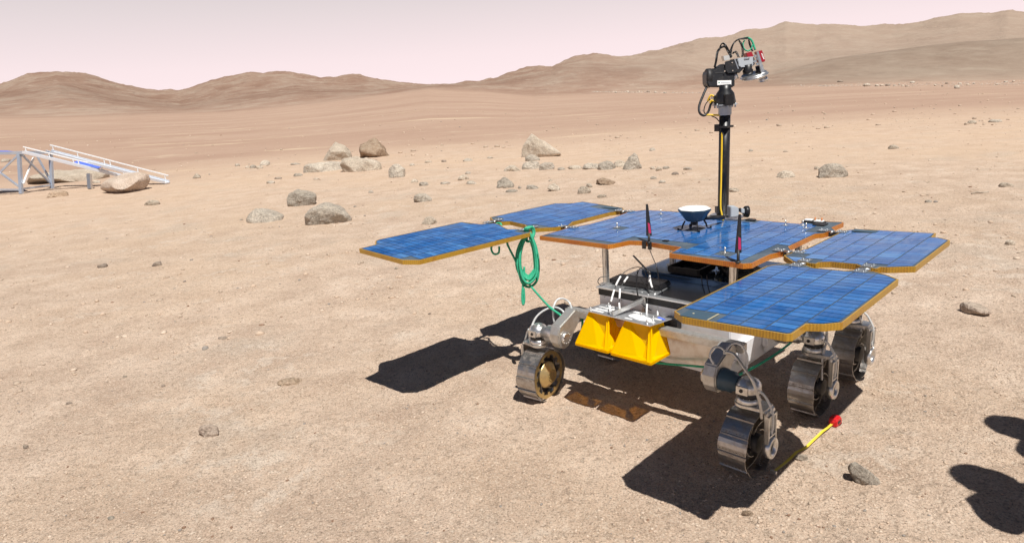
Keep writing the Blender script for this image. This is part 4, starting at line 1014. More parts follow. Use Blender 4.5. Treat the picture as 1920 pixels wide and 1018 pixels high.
# ------------------------------------------------------------------ green rope hanging from the wing
b = MB(); Dr = DD(-.32, -.90, .80); rnd = random.Random(11)
def RP(x, y, dd=0): return pp(x, y, Dr + dd)
for k in range(9):
    w = rnd.uniform(14, 19); yb = rnd.uniform(522, 538) - (k % 3) * 6; cx = 990 + rnd.uniform(-2, 2); dz = (k - 4) * .006; tl = rnd.uniform(-2, 3)
    b.tube([RP(991 + rnd.uniform(-2, 2), 434 + rnd.uniform(0, 6), dz), RP(cx - w * .55, 452, dz), RP(cx - w, 475, dz), RP(cx - w * 1.02, 500, dz), RP(cx - w * .65, yb - 8, dz), RP(cx + tl, yb, dz),
            RP(cx + w * .8, yb - 12, dz), RP(cx + w * .98, 500, dz), RP(cx + w * .8, 470, dz), RP(cx + w * .45, 450, dz), RP(993, 436, dz)], .0078, 8)
for k in range(3): b.tube([RP(984 + k * 3, 429, -.02), RP(994 + k * 2, 426, -.01), RP(1000 + k, 436, .0), RP(996, 450, -.015), RP(988, 452, .01), RP(986 + k, 440, .02), RP(984 + k * 3, 429, -.02)], .0078, 8)
b.tube([RP(983, 500), RP(982, 525), RP(980, 540), RP(979, 560), RP(981, 571), RP(983, 562), RP(982, 540)], .0068, 8)
b.tube([pp(928, 423, Dr + .24), pp(933, 419, Dr + .24), pp(939, 420, Dr + .22), pp(941, 428, Dr + .18), pp(955, 437, Dr + .08), pp(975, 440, Dr + .02), pp(986, 436, Dr)], .0075, 8)
b.tube([pp(936, 462, Dr + .1), pp(935, 474, Dr + .1), pp(926, 476, Dr + .1), pp(921, 466, Dr + .1), pp(926, 454, Dr + .1), pp(933, 450, Dr + .1), pp(948, 450, Dr + .06), pp(953, 462, Dr + .04), pp(968, 492, Dr), pp(978, 520, Dr)], .0065, 8)
D7 = DD(-.6, -.5, .45)
b.tube([pp(992, 532, Dr), pp(1005, 548, Dr - .05), pp(1030, 575, D7 + .08), pp(1050, 590, D7 + .02), pp(1062, 602, D7), pp(1075, 594, D7 + .03), pp(1088, 592, D7 + .05), pp(1092, 602, D7 + .04), pp(1091, 618, D7 + .05)], .0062, 8)
rope = b.build('rope_coil', 'green')
tag(rope, 'coil of green rope hanging from the inner corner of the rear left solar wing', 'rope')

# ------------------------------------------------------------------ measuring tape
t0 = pp(1563, 789, ground_hit(1563, 795)); t0.z = height(t0.x, t0.y)
tm_ = empty('measuring_tape', (1.482, 2.808, height(1.482, 2.808))); tm_.rotation_euler = (0, 0, math.atan2(2.451 - 2.808, 1.06 - 1.482))
tag(tm_, 'red measuring tape with its yellow blade pulled out along the shade of the rover', 'tape measure')
b = MB(); b.prism([Vector((x, 0, z)) for x, z in ((-.036, .0), (.024, .0), (.028, .010), (.025, .034), (.012, .046), (-.020, .046), (-.034, .037), (-.038, .016))], (0, -.019, 0), (0, .019, 0)); b.build('tape_case', 'redcase', tm_, .005)
b = MB(); b.box((-.004, 0, .022), (.036, .042, .020)); b.box((-.022, 0, .005), (.036, .042, .009)); b.build('rubber_grip', 'black', tm_, .004)
b = MB(); L_ = .55; 
V = []; 
for i in range(12):
    t = i / 11; x = .03 + t * L_; wx, wy = 1.482 + math.cos(tm_.rotation_euler.z) * x, 2.808 + math.sin(tm_.rotation_euler.z) * x
    zz = max(.004, height(wx, wy) - tm_.location.z + .007 + .008 * (1 - t))
    for y, dz in ((-.0065, .002), (0, 0), (.0065, .002)): V.append((x, y, zz + dz))
F = [(i * 3 + k, i * 3 + k + 1, (i + 1) * 3 + k + 1, (i + 1) * 3 + k) for i in range(11) for k in range(2)]
b.add(V, F, True); b.build('tape_blade', 'tape', tm_)
b = MB(); b.box((.03 + L_ + .005, 0, V[-2][2]), (.012, .026, .016)); b.build('end_hook', 'alu', tm_)
for o in [ch for ch in tm_.children]: pass

# ------------------------------------------------------------------ dry stick on the sand
DS = ground_hit(1838, 363)
b = MB(); b.tube([pp(x, y, DS) + Vector((0, 0, .012)) for x, y in ((1821, 365), (1830, 362.5), (1842, 363), (1853, 362))], .010, 8)
tag(b.build('dry_stick', 'rock_tan'), 'thin dry stick lying on the sand near the right edge', 'stick')
# ------------------------------------------------------------------ rocks
def hull_rock(name, sil, mt, label, group=None, thick=.8, under=0.0, seed=1, rough=.05, sub=4, lean=0.55, cat='rock', D=None, parent=None, facet=.75, ux=-1):
    """sil: outline in photo pixels; gets its true size from where its foot meets the ground"""
    xs = [p[0] for p in sil]; ys = [p[1] for p in sil]; w = max(xs) - min(xs); hpx = max(ys) - min(ys)
    cx = (max(xs) + min(xs)) / 2; yb = max(ys)
    if D is None: D = ground_hit(cx, yb - .12 * hpx * min(1, 300 / max(60, yb)))
    k = D / FPX; T = w * k * thick * .5
    dr = ray(cx, yb); sph = max(.02, -dr.z / dr.length)
    T = min(T, .55 * hpx * k / sph) if sph > .12 else T
    D = D + T * .8; k = D / FPX
    rnd = random.Random(seed * 7 + 3); cyy = sum(ys) / len(ys)
    F2 = Vector((CF.x, CF.y, 0)).normalized()
    pts = []
    for x, y in sil:
        pts.append(pp(x, y, D))
    for sgn, sc in ((-1, .72), (1, .78)):
        for x, y in sil:
            sc2 = sc * rnd.uniform(.85, 1.12)
            xx = cx + (x - cx) * sc2; tt = T * rnd.uniform(.7, 1.15); yy = cyy + (y - cyy) * sc2 - sgn * -tt * sph / k * .55
            if sgn < 0 and under > .6 and x > ux: yy = cyy + (yy - cyy) * .35 - hpx * .06; tt *= 1.7
            elif sgn < 0 and y > cyy: tt *= (1 - min(1.3, under * 1.3))
            if sgn < 0 and y < cyy: tt *= (1 - (0 if under > .6 else .5))
            pts.append(pp(xx, yy, D) + F2 * sgn * tt)
    # foot below ground
    c = sum(pts, Vector()) / len(pts); zg = height(c.x, c.y)
    for p in list(pts):
        if p.z < zg + hpx * k * .25: pts.append(Vector((p.x, p.y, p.z - hpx * k * .10)))
    bm = bmesh.new()
    for p in pts: bm.verts.new(p - c)
    r = bmesh.ops.convex_hull(bm, input=bm.verts)
    bmesh.ops.delete(bm, geom=[g for g in r['geom_interior'] if isinstance(g, bmesh.types.BMVert)], context='VERTS')
    bvh = BVHTree.FromBMesh(bm); bm.free()
    bm = bmesh.new(); bmesh.ops.create_icosphere(bm, subdivisions=sub, radius=1)
    size = max(w, hpx) * k * .5; sv = Vector((seed * 3.7, seed * 1.3, 0))
    for vt in bm.verts:
        d = vt.co.normalized(); h = bvh.ray_cast(d * 50, -d)
        rr = h[0].length if h[0] else size * .5
        vt.co = d * rr
    for _ in range(1 if facet > .6 else 2): bmesh.ops.smooth_vert(bm, verts=bm.verts, factor=.4 * (1.2 - facet), use_axis_x=True, use_axis_y=True, use_axis_z=True)
    ncut = 4 if facet > .94 else 9 if facet > .65 else 4
    for _ in range(ncut):
        nn = Vector((rnd.uniform(-1, 1), rnd.uniform(-1, .5), rnd.uniform(-.25, .9))).normalized()
        mx = max(v.co.dot(nn) for v in bm.verts); lim = mx * rnd.uniform(.70, .90)
        if abs(nn.x) > .75 or nn.z > .8: lim = mx * .93
        if facet > .94 and nn.z > .35: continue
        for v in bm.verts:
            e_ = v.co.dot(nn) - lim
            if e_ > 0: v.co -= nn * e_ * .96
    for vt in bm.verts:
        d = vt.co.normalized(); q = vt.co / size
        n1 = noise.fractal(q * 1.6 + sv, .9, 2.1, 5); n2 = noise.ridged_multi_fractal(q * 2.2 + sv, 1., 2.1, 4, 1., 2.) - 1.2
        vt.co += d * size * rough * (n1 * 1.5 - n2 * .6)
    me = bpy.data.meshes.new(name); bm.to_mesh(me); bm.free()
    me.polygons.foreach_set('use_smooth', [True] * len(me.polygons)); me.materials.append(M[mt])
    o = bpy.data.objects.new(name, me); link(o, parent); 
    o.location = Vector((c.x, c.y, zg)); off = c - o.location
    for v in me.vertices: v.co += off
    tag(o, label, cat, group)
    return o
def auto_sil(x0, y0, x1, y1, seed, n=10, top=.5):
    rnd = random.Random(seed); w, h = x1 - x0, y1 - y0; P = []
    for i in range(n):
        a = math.pi * 2 * i / n + rnd.uniform(-.15, .15); ca, sa = math.cos(a), math.sin(a)
        ca = math.copysign(abs(ca) ** .8, ca); sa = math.copysign(abs(sa) ** .75, sa)
        r = rnd.uniform(.86, 1.0); P.append(((x0 + x1) / 2 + ca * w / 2 * r, (y0 + y1) / 2 - sa * h / 2 * r))
    ax = min(p[0] for p in P); bx = max(p[0] for p in P); ay = min(p[1] for p in P); by = max(p[1] for p in P)
    return [(x0 + (p[0] - ax) / (bx - ax) * w, y0 + (p[1] - ay) / (by - ay) * h) for p in P]

BIG = [
 ([(568,412),(569,402),(580,393),(598,382),(612,379),(632,386),(648,396),(658,406),(658,416),(648,424),(630,428),(600,427),(576,420)], 'rock_grey', 'largest rounded grey boulder of the three left of the solar wings', .85, .5, .05, .6),
 ([(537,372),(541,363),(558,356),(576,357),(592,362),(592,374),(586,386),(575,391),(552,389),(538,385)], 'rock_grey', 'blocky grey boulder just behind the largest rounded one', .8, .55, .06, .8),
 ([(460,416),(460,404),(468,393),(482,390),(500,393),(520,404),(531,407),(531,415),(505,418),(480,420)], 'rock_grey', 'teardrop grey boulder on the far left of the group of three', .8, .1, .05, .7),
 ([(568,325),(568,313),(575,307),(600,304),(635,303),(645,308),(644,325)], 'rock_grey', 'low long slab at the left foot of the far boulder pile', .7, .2, .05, .85),
 ([(633,298),(638,296),(650,301),(672,298),(697,297),(712,306),(717,318),(714,325),(680,326),(652,326),(643,318)], 'rock_tan', 'broad angular slab at the front of the far boulder pile', .7, .3, .05, .9),
 ([(603,306),(614,285),(620,275),(629,266),(645,273),(657,285),(662,303)], 'rock_tan', 'pale tan pyramid boulder at the back of the far pile', .6, .0, .035, .95),
 ([(673,280),(676,272),(690,267),(703,258),(712,267),(724,282),(733,296),(724,299),(708,299),(690,298),(676,298)], 'rock_brown', 'brownish boulder with a dark broken underside behind the far pile', .6, .85, .05, .95),
 ([(727,337),(727,320),(735,308),(750,309),(759,317),(760,337)], 'rock_grey', 'squat dark grey block right of the far boulder pile', .8, .1, .07, .85),
 ([(976,299),(977,282),(985,268),(996,250),(1006,262),(1015,272),(1030,282),(1057,295),(1054,298),(1010,300)], 'rock_tan', 'tall pointed pyramid boulder with a long tail and a shaded hollow', .45, .8, .035, .97),
 ([(984,304),(985,293),(998,290),(1012,296),(1014,304)], 'rock_grey', 'flat grey chunk leaning on the foot of the tall pyramid', .8, .1, .06, .8),
 ([(1534,334),(1538,320),(1545,309),(1558,306),(1576,308),(1590,319),(1591,331),(1578,338),(1552,338)], 'rock_grey', 'lone rounded grey boulder on the plain right of the mast', .85, .45, .045, .7),
 ([(186,352),(205,335),(232,325),(262,323),(274,328),(276,337),(270,350),(256,363),(228,366),(202,358)], 'rock_pink', 'big pinkish grey boulder with an overhanging broken face at the foot of the ramp', .7, .8, .03, .9),
 ([(44,342),(58,330),(105,321),(150,317),(196,322),(206,331),(190,337),(130,340),(70,344)], 'rock_tan', 'long flat tan slab lying behind the metal ramp', .35, .8, .05, .85),
 ([(86,364),(92,359),(112,358),(126,361),(128,369),(105,371),(88,370)], 'rock_brown', 'brown slab in front of the metal frame', .6, .2, .07, .85),
 ([(1167,320),(1172,306),(1184,297),(1189,286),(1194,289),(1198,301),(1203,312),(1202,320),(1185,322)], 'rock_grey', 'pointed grey rock at the right end of the boulder row', .8, .1, .07, .85),
 ([(1092,317),(1093,310),(1103,306),(1118,307),(1130,311),(1130,319)], 'rock_grey', 'low grey boulder at the left of the pair by the pointed rock', .8, .2, .05, .7),
 ([(1120,319),(1122,308),(1130,303),(1147,303),(1157,310),(1156,320),(1135,321)], 'rock_grey', 'rounded grey boulder at the right of the pair by the pointed rock', .8, .2, .05, .7),
 ([(1151,314),(1153,303),(1162,300),(1172,303),(1175,315)], 'rock_tan', 'small tan boulder tucked behind the pointed rock', .8, .1, .06, .7),
 ([(977,318),(979,307),(992,303),(1008,303),(1014,308),(1012,320)], 'rock_grey', 'grey boulder directly in front of the tall pyramid', .8, .2, .05, .75),
 ([(1010,320),(1012,308),(1022,304),(1036,306),(1040,313),(1038,321)], 'rock_grey', 'grey boulder touching the right side of the one in front of the pyramid', .8, .2, .05, .75),
 ([(944,324),(946,316),(956,310),(968,309),(978,317),(975,324)], 'rock_tan', 'pale boulder left of the two in front of the pyramid', .8, .2, .06, .75),
 ([(930,352),(934,340),(945,331),(955,336),(964,345),(963,354),(943,356)], 'rock_grey', 'upright grey rock alone in front of the boulder row', .8, .1, .07, .85),
 ([(1083,363),(1083,355),(1090,349),(1102,350),(1109,357),(1107,364),(1095,366)], 'rock_tan', 'round pale stone in front of the low boulder pair', .9, .4, .04, .5),
 ([(1118,345),(1119,336),(1130,333),(1142,336),(1153,341),(1152,345),(1135,347)], 'rock_brown', 'brown slab with a dark underside in front of the low boulder pair', .7, .7, .06, .85),
 ([(1026,354),(1030,346),(1040,344),(1049,350),(1051,358),(1046,361),(1034,357)], 'rock_tan', 'tan round topped stone with a flat ledge to its left', .8, .3, .05, .6),
 ([(986,353),(987,348),(1000,347),(1010,351),(1007,356),(990,355)], 'rock_grey', 'flat grey ledge of stone left of a round topped tan stone', .7, .1, .06, .8),
 ([(775,376),(777,367),(785,363),(798,363),(808,370),(811,379),(795,381),(780,381)], 'rock_grey', 'rounded stone alone behind the rear left solar wing', .8, .4, .05, .6),
 ([(788,421),(797,409),(808,405),(818,412),(821,420),(808,423)], 'rock_tan', 'sunken pinkish stone just beyond the rear left solar wing', .8, .1, .05, .6),
 ([(1805,575),(1808,567),(1820,565),(1836,568),(1848,577),(1846,587),(1825,591),(1808,585)], 'rock_pink', 'smooth pale stone on the sand right of the rover', .85, .7, .03, .5),
 ([(1456,333),(1460,324),(1470,320),(1483,321),(1492,331),(1490,335),(1470,336)], 'rock_tan', 'pale low stone left of the lone rounded boulder', .8, .2, .06, .75),
 ([(1667,280),(1669,273),(1675,271),(1684,274),(1688,280),(1675,281.5)], 'rock_tan', 'pale stone alone on the plain above the lone boulder', .8, .4, .05, .7),
 ([(1875,350),(1877,343),(1887,342),(1898,346),(1903,351),(1888,353)], 'rock_tan', 'pale flat stone near the right edge of the plain', .8, .4, .05, .6),
 ([(1886,459),(1888,452),(1896,450),(1904,454),(1905,460),(1894,462)], 'rock_tan', 'small pale stone at the far right beyond the solar wings', .8, .5, .05, .6),
 ([(1592,884),(1597,868),(1606,866),(1612,874),(1628,881),(1645,895),(1653,908),(1648,917),(1630,912),(1604,898)], 'rock_grey', 'jagged grey slab on the sand in front of the rear right wheel', .5, .45, .06, .95),
 ([(1488,856),(1496,851),(1510,853),(1518,862),(1514,868),(1500,864)], 'rock_tan', 'small flat stone beside the end of the measuring tape', .6, .4, .06, .85),
 ([(370,806),(374,798),(388,796),(406,799),(409,810),(400,821),(388,824),(375,816)], 'rock_pink', 'pale pink flat stone in the left foreground', .7, .4, .05, .8),
 ([(517,718),(522,712),(545,709),(562,708),(569,714),(563,722),(540,724),(522,724)], 'rock_brown', 'low brown ledge stone left of the rover shadow', .6, .3, .06, .8),
 ([(181,500),(190,495),(197,493),(201,499),(195,504),(184,503)], 'stone_dark', 'dark brown stone alone on the left sand', .8, .3, .07, .8),
 ([(283,498),(289,490),(300,489),(303,496),(297,501),(288,501)], 'stone_dark', 'dark reddish stone right of the lone dark brown one', .8, .3, .07, .8),
 ([(266,384),(268,377),(280,375),(293,376),(299,380),(298,385),(280,387)], 'rock_tan', 'low pale stone in front of the overhanging boulder', .7, .4, .06, .75),
 ([(1217,283),(1219,278),(1225,277),(1230,280),(1230,284)], 'rock_grey', 'small grey stone on the plain just left of the mast', .8, .3, .06, .7),
 ([(1365,358),(1368,353),(1380,353),(1388,357),(1387,361)], 'rock_tan', 'flat pale stone half hidden behind the mast', .8, .3, .06, .7),
 ([(1258,328),(1262,323),(1270,322),(1274,327),(1273,329.5)], 'stone_dark', 'dark stone on the sand left of the mast', .8, .3, .06, .7),
 ([(359,335),(362,328),(369,325),(376,331),(375,336)], 'rock_tan', 'pale stone alone right of the ramp end', .8, .3, .06, .7),
 ([(1098,351),(1100,345),(1107,344),(1112,349),(1110,353)], 'rock_tan', 'tan pebble touching the back of the round pale stone', .8, .3, .06, .6),
 ([(486,312),(487,304),(495,300),(505,303),(506,312)], 'rock_grey', 'upright grey stone in the far left row of stones', .8, .2, .06, .8),
 ([(857,338),(862,330),(870,327),(879,332),(878,339)], 'rock_tan', 'pale stone standing highest in the cluster left of the upright rock', .8, .2, .07, .75),
 ([(872,345),(877,340),(886,339),(894,344),(892,347)], 'rock_grey', 'flat grey stone at the right of that pale stone', .8, .1, .06, .8),
 ([(1388,964),(1396,957),(1410,956),(1418,961),(1412,967),(1396,968)], 'rock_brown', 'flat brown flake at the near edge of the wing shadow', .7, .2, .05, .85),
]
for i, (sil, mt, lb, th, un, rg, fc) in enumerate(BIG):
    w = max(p[0] for p in sil) - min(p[0] for p in sil)
    ux_ = 1004 if 'tall pointed' in lb else 236 if 'overhanging broken' in lb else -1
    hull_rock('boulder' if w > 30 else 'rock', sil, mt, lb, None, th, un, i + 2, rg, 5 if w > 34 else 4 if w > 20 else 3, 0, 'boulder' if w > 30 else 'rock', None, None, fc, ux_)

SMALL = [  # plain little stones in rows, some dark ones stand in for shadows: they share labels row by row
 (467,309,480,317,0),(480,311,493,317,1),(440,307,450,313,0),(459,311,469,316,1),(513,332,529,337,2),(498,339,516,345,0),(549,325,568,332,0),(542,306,565,310,0),(587,334,599,338,1),
 (690,357,701,363,0),(770,336,785,344,1),(784,341,804,350,0),(824,341,846,347,0),(767,307,778,312,0),(827,300,838,305,2),(794,302,812,306,1),(866,298,888,304,0),(912,294,926,298,1),(872,322,884,327,0),(662,386,669,389,0),
 (1028,336,1036,341,1),(946,355,972,362,0),(971,349,978,355,0),(1119,365,1141,372,1),(1045,314,1062,320,0),(1064,310,1092,319,1),(1219,312,1229,319,1),(1229,313,1241,322,1),(1242,312,1257,318,0),(1219,331,1232,337,0),(1234,338,1249,344,0),(1281,314,1300,320,0),
 (1404,280,1412,285,0),(1468,283,1478,286,2),(1527,312,1538,319,1),(1735,375,1748,381,0),(1815,226,1832,233,1),(1853,224,1882,231,0),(0,298,20,305,0),(172,338,188,345,0),(406,631,428,637,2),(122,753,136,759,2),(201,967,215,976,0),(42,834,52,841,2),(302,720,310,726,2),(230,704,238,708,1),(802,586,809,590,2),(738,501,747,505,1),(448,410,456,414,1)]
G1 = 'small stones scattered on the sand'
for i, (x0, y0, x1, y1, k) in enumerate(SMALL):
    mt = ('rock_grey', 'rock_tan', 'stone_dark')[k]
    lb = ('small grey stone among those scattered on the open sand', 'small tan stone among those scattered on the open sand', 'small dark stone or shadow stand-in among those scattered on the open sand')[k]
    hull_rock('stone', auto_sil(x0, y0, x1, y1, i + 50), mt, lb, G1, .8, .2, i + 60, .06, 3, 0, 'stone', None, None, .7)
BAND = [(1618,157,1636,163),(1640,158.5,1649,163),(1649,158.5,1658,162),(1659,157.4,1670,162),(1684,157.4,1688,160),(1706,152.5,1717,157),(1690,159,1696,163),(1697,160,1703,163.5),(1789,159,1801,167.5),(1881,152,1893,155.4),(1898,151,1904,154.4),(1771,155,1779,158),(1797,155,1805,158.5),(1824,155,1828,158.6),(1751,158.5,1756,162),(1569,151,1583,155),(1866,157,1873,160),(1674,159.8,1680,162.4),(1811,157.5,1818,161),(1765,160,1769,163),(1152,172,1158,175),(1174,170.5,1180,174),(1196,171,1201,174),(1212,169.4,1219,174),(1226,171.5,1232,175),(1243,172.6,1250,176)]
G2 = 'rocks in the pale band across the far slope'
for i, (x0, y0, x1, y1) in enumerate(BAND):
    hull_rock('rock', auto_sil(x0, y0, x1, y1, i + 200, 8), ('rock_grey', 'rock_grey', 'rock_tan', 'stone_dark')[i % 4], ('small %s rock in the pale band of debris across the far slope' % ('grey', 'grey', 'tan', 'dark')[i % 4]), G2, .8, .1, i + 260, .08, 2, 0, 'rock', None, None, .9)

# ------------------------------------------------------------------ loose gravel (nobody could count it)
ico = bmesh.new(); bmesh.ops.create_icosphere(ico, subdivisions=1, radius=1); IV = np.array([v.co[:] for v in ico.verts]); IF = np.array([[v.index for v in f.verts] for f in ico.faces]); ico.free()
def scatter(name, pos, size, mats, seed, flat=.6, label=None):
    rs = np.random.RandomState(seed); n = len(pos); nv, nf = len(IV), len(IF)
    V = IV[None] * (1 + rs.uniform(-.28, .28, (n, nv, 1)))
    sc = np.stack([rs.uniform(.7, 1.3, n), rs.uniform(.6, 1.1, n), rs.uniform(.35, .85, n) * flat / .6], 1) * size[:, None]
    V = V * sc[:, None, :]
    a = rs.uniform(0, 6.283, n); ca, sa = np.cos(a), np.sin(a)
    X = V[..., 0] * ca[:, None] - V[..., 1] * sa[:, None]; Y = V[..., 0] * sa[:, None] + V[..., 1] * ca[:, None]
    V = np.stack([X, Y, V[..., 2]], -1) + pos[:, None, :]
    F = (IF[None] + (np.arange(n) * nv)[:, None, None]).reshape(-1, 3)
    me = bpy.data.meshes.new(name); me.vertices.add(n * nv); me.vertices.foreach_set('co', V.reshape(-1).astype(np.float32))
    me.loops.add(len(F) * 3); me.loops.foreach_set('vertex_index', F.reshape(-1).astype(np.int32))
    me.polygons.add(len(F)); me.polygons.foreach_set('loop_start', (np.arange(len(F)) * 3).astype(np.int32)); me.polygons.foreach_set('loop_total', np.full(len(F), 3, np.int32))
    mi = rs.choice(len(mats), n, p=[.46, .30, .18, .04, .02][:len(mats)] if len(mats) == 5 else None).astype(np.int32)
    me.polygons.foreach_set('material_index', np.repeat(mi, nf)); me.update(); me.validate()
    for m_ in mats: me.materials.append(m_)
    o = bpy.data.objects.new(name, me); link(o); o['kind'] = 'stuff'
    if label: o['label'] = label
    return o
gm = [mat('gravel sand', (.52, .40, .30), .9, 0, .1), mat('gravel buff', (.43, .34, .26), .9, 0, .1), mat('gravel cream', (.57, .46, .36), .85, 0, .15), mat('gravel grey', (.27, .24, .21), .85, 0, .15), mat('gravel brown', (.24, .15, .10), .9, 0, .1)]
rs = np.random.RandomState(5)
def field(n, r0, r1, pw, s0, s1, spw, amax=43):
    P = []; Sz = []
    dens = 7.0
    while len(P) < n:
        r = r0 * (r1 / r0) ** (rs.rand() ** pw); a = R(rs.uniform(-amax, amax)); x, y = math.sin(a) * r, math.cos(a) * r
        if noise.noise(Vector((x * 1.1, y * 1.1, 2))) + rs.uniform(-.7, .7) < -.1: continue
        s = s0 * (s1 / s0) ** (rs.rand() ** spw)
        P.append((x, y, height(x, y) + s * .12)); Sz.append(s)
    return np.array(P), np.array(Sz)
p1, s1 = field(48000, 1.3, 11, .9, .0020, .0090, 3.0)
p2, s2 = field(6000, 5, 30, .9, .006, .030, 3.0)
p3, s3 = field(2200, 22, 160, 1.0, .02, .11, 3.2, 42)
scatter('gravel', np.concatenate([p1, p2, p3]), np.concatenate([s1, s2, s3]), gm, 3, .5, 'loose gravel and grit lying all over the sand')
# pale debris bands across the slope
P = []; Sz = []
for k in range(2600):
    if k < 1900: x = rs.uniform(1535, 1990) if rs.rand() < .9 else rs.uniform(1480, 1560); yc = 160.5 - (x - 1600) * .012; y = yc + rs.normal() * 1.6 * (0.5 + min(1, abs(x - 1535) / 120))
    else: x = rs.uniform(1110, 1330); y = 173.5 + (x - 1200) * .012 + rs.normal() * .7
    D = ground_hit(x, y); q = pp(x, y, D); P.append((q.x, q.y, height(q.x, q.y))); Sz.append(D / FPX * rs.uniform(.25, .9) ** 1.5 * 1.6)
scatter('debris_band', np.array(P), np.array(Sz), [gm[2], mat('debris pale', (.52, .47, .40), .9, 0, .1), gm[3]], 9, .5, 'pale band of broken stones across the far right slope')

# ------------------------------------------------------------------ metal frame with ramp at the left
DF = ground_hit(40, 364)
tr = empty('ramp_stand', pp(40, 364, DF)); tr.location.z = height(tr.location.x, tr.location.y)
tag(tr, 'aluminium trussed stand with a blue sheet and a railed ramp running down to the sand', 'ramp')
TI = tr.location.copy()
DB = ground_hit(96, 354); 
def T(x, y, t=0): return pp(x, y, DF + (DB - DF) * t) - TI      # t = 0 front side, 1 back side
bw = .085
b = MB()
b.bar(T(40, 364), T(35.5, 287), bw, bw); b.build('leg', 'frame_blue', tr, .004)
b = MB(); b.bar(T(98, 354, 1), T(95, 290, 1), bw, bw); b.build('leg', 'frame_blue', tr, .004)
b = MB(); b.bar(T(-62, 364), T(-64, 287), bw, bw); b.build('leg', 'frame_blue', tr, .004)
b = MB(); b.bar(T(-10, 354, 1), T(-12, 290, 1), bw, bw); b.build('leg', 'frame_blue', tr, .004)
b = MB(); b.bar(T(-64, 288), T(44, 287), bw, bw); b.bar(T(-64, 287), T(-12, 287, 1), bw, bw); b.build('top_rail', 'frame_blue', tr, .004)
b = MB(); b.bar(T(40, 287), T(97, 286, 1), bw, bw); b.bar(T(-12, 287, 1), T(100, 286, 1), bw, bw); b.build('cross_rail', 'frame_blue', tr, .004)
b = MB(); b.bar(T(38, 355), T(97, 347, 1), .05, .05); b.bar(T(-62, 356), T(40, 356), .05, .05); b.build('bottom_rail', 'frame_blue', tr, .004)
b = MB(); b.bar(T(34, 291), T(-36, 358), .05, .05); b.bar(T(-40, 294), T(38, 352), .05, .05); b.build('diagonal_brace', 'frame_blue', tr, .003)
b = MB(); b.bar(T(41, 290), T(96, 345, 1), .05, .05); b.bar(T(70, 294, .9), T(96, 342, 1), .05, .05); b.build('diagonal_brace', 'frame_blue', tr, .003)
b = MB(); b.bar(T(44, 345), T(63, 296, .5), .045, .045); b.build('white_strut', 'whitepl', tr, .003)
b = MB(); b.prism([T(-64, 285.5), T(26, 285.5), T(14, 284, 1), T(-12, 284, 1)], (0, 0, .0), (0, 0, .02)); b.build('blue_top_sheet', 'bluetarp', tr)
# ramp: two channels with a hand rail each, running down to the right
DE = ground_hit(316, 345)
def Q(x, y, D): return pp(x, y, D) - TI
Dn0, Dn1 = DF, DE * .93; Df0, Df1 = DB, DE
def ramp(xa, ya, xb, yb, Da, Db, hpx, dx):
    a = Q(xa, ya, Da); c = Q(xb, yb, Db); d = c - a
    b = MB(); b.bar(a, c, .15, .03); side = Vector((0, 0, 1)).cross(d).normalized() * .085
    b.bar(a + side + Vector((0, 0, .03)), c + side + Vector((0, 0, .03)), .02, .07); b.bar(a - side + Vector((0, 0, .03)), c - side + Vector((0, 0, .03)), .02, .07); tk = b.build('ramp_track', 'track', tr)
    up = Vector((0, 0, hpx)); b = MB(); a2 = a + up + side * dx; c2 = c + up + side * dx; b.bar(a2, c2, .03, .03)
    for t in (.02, .24, .47, .52, .75, .97): p = a + d * t + side * dx; b.bar(p, p + up, .02, .02)
    b.build('hand_rail', 'whitepl', tk)
ramp(44, 287, 238, 334, DF - .1, ground_hit(238, 345), .17, 1)
ramp(92, 285, 314, 343.5, DB, DE, .20, 1)
b = MB(); b.bar(Q(169, 354.5, ground_hit(169, 355)), Q(167, 326, ground_hit(169, 355)), .10, .10); b.build('ramp_post', 'alu', tr, .004)
DT = ground_hit(150, 333)
b = MB(); b.prism([Q(130, 307, DT - .3), Q(146, 302, DT + .5), Q(192, 313, DT + .9), Q(178, 318, DT)], (0, 0, -.01), (0, 0, .01)); b.build('blue_side_sheet', 'bluetarp', tr)

# ------------------------------------------------------------------ two onlookers standing just right of the frame (only their shadows fall into it)
M['shirt'] = wear(mat('blue shirt cloth', (.10, .16, .28), .8), (.14, .2, .33), 8); M['shirt2'] = wear(mat('beige jacket cloth', (.36, .30, .22), .85), (.42, .36, .28), 8)
M['trouser'] = wear(mat('grey trousers', (.10, .10, .10), .85), (.15, .14, .13), 8); M['skin'] = mat('skin', (.55, .33, .24), .5); M['hair'] = mat('dark hair', (.03, .02, .015), .6); M['shoe'] = mat('brown boots', (.10, .06, .035), .6); M['hat'] = mat('khaki hat', (.38, .31, .2), .8)
def skin_mesh(name, joints, edges, material, parent, sub=2):
    me = bpy.data.meshes.new(name); me.from_pydata([j[0] for j in joints], edges, []); me.update()
    o = bpy.data.objects.new(name, me); link(o, parent)
    mo = o.modifiers.new('skin', 'SKIN'); mo.use_smooth_shade = True
    for i, j in enumerate(joints):
        r = j[1]; me.skin_vertices[0].data[i].radius = (r, r) if not isinstance(r, tuple) else r
    me.skin_vertices[0].data[0].use_root = True
    s = o.modifiers.new('sub', 'SUBSURF'); s.levels = sub; s.render_levels = sub
    me.materials.append(M[material]); return o
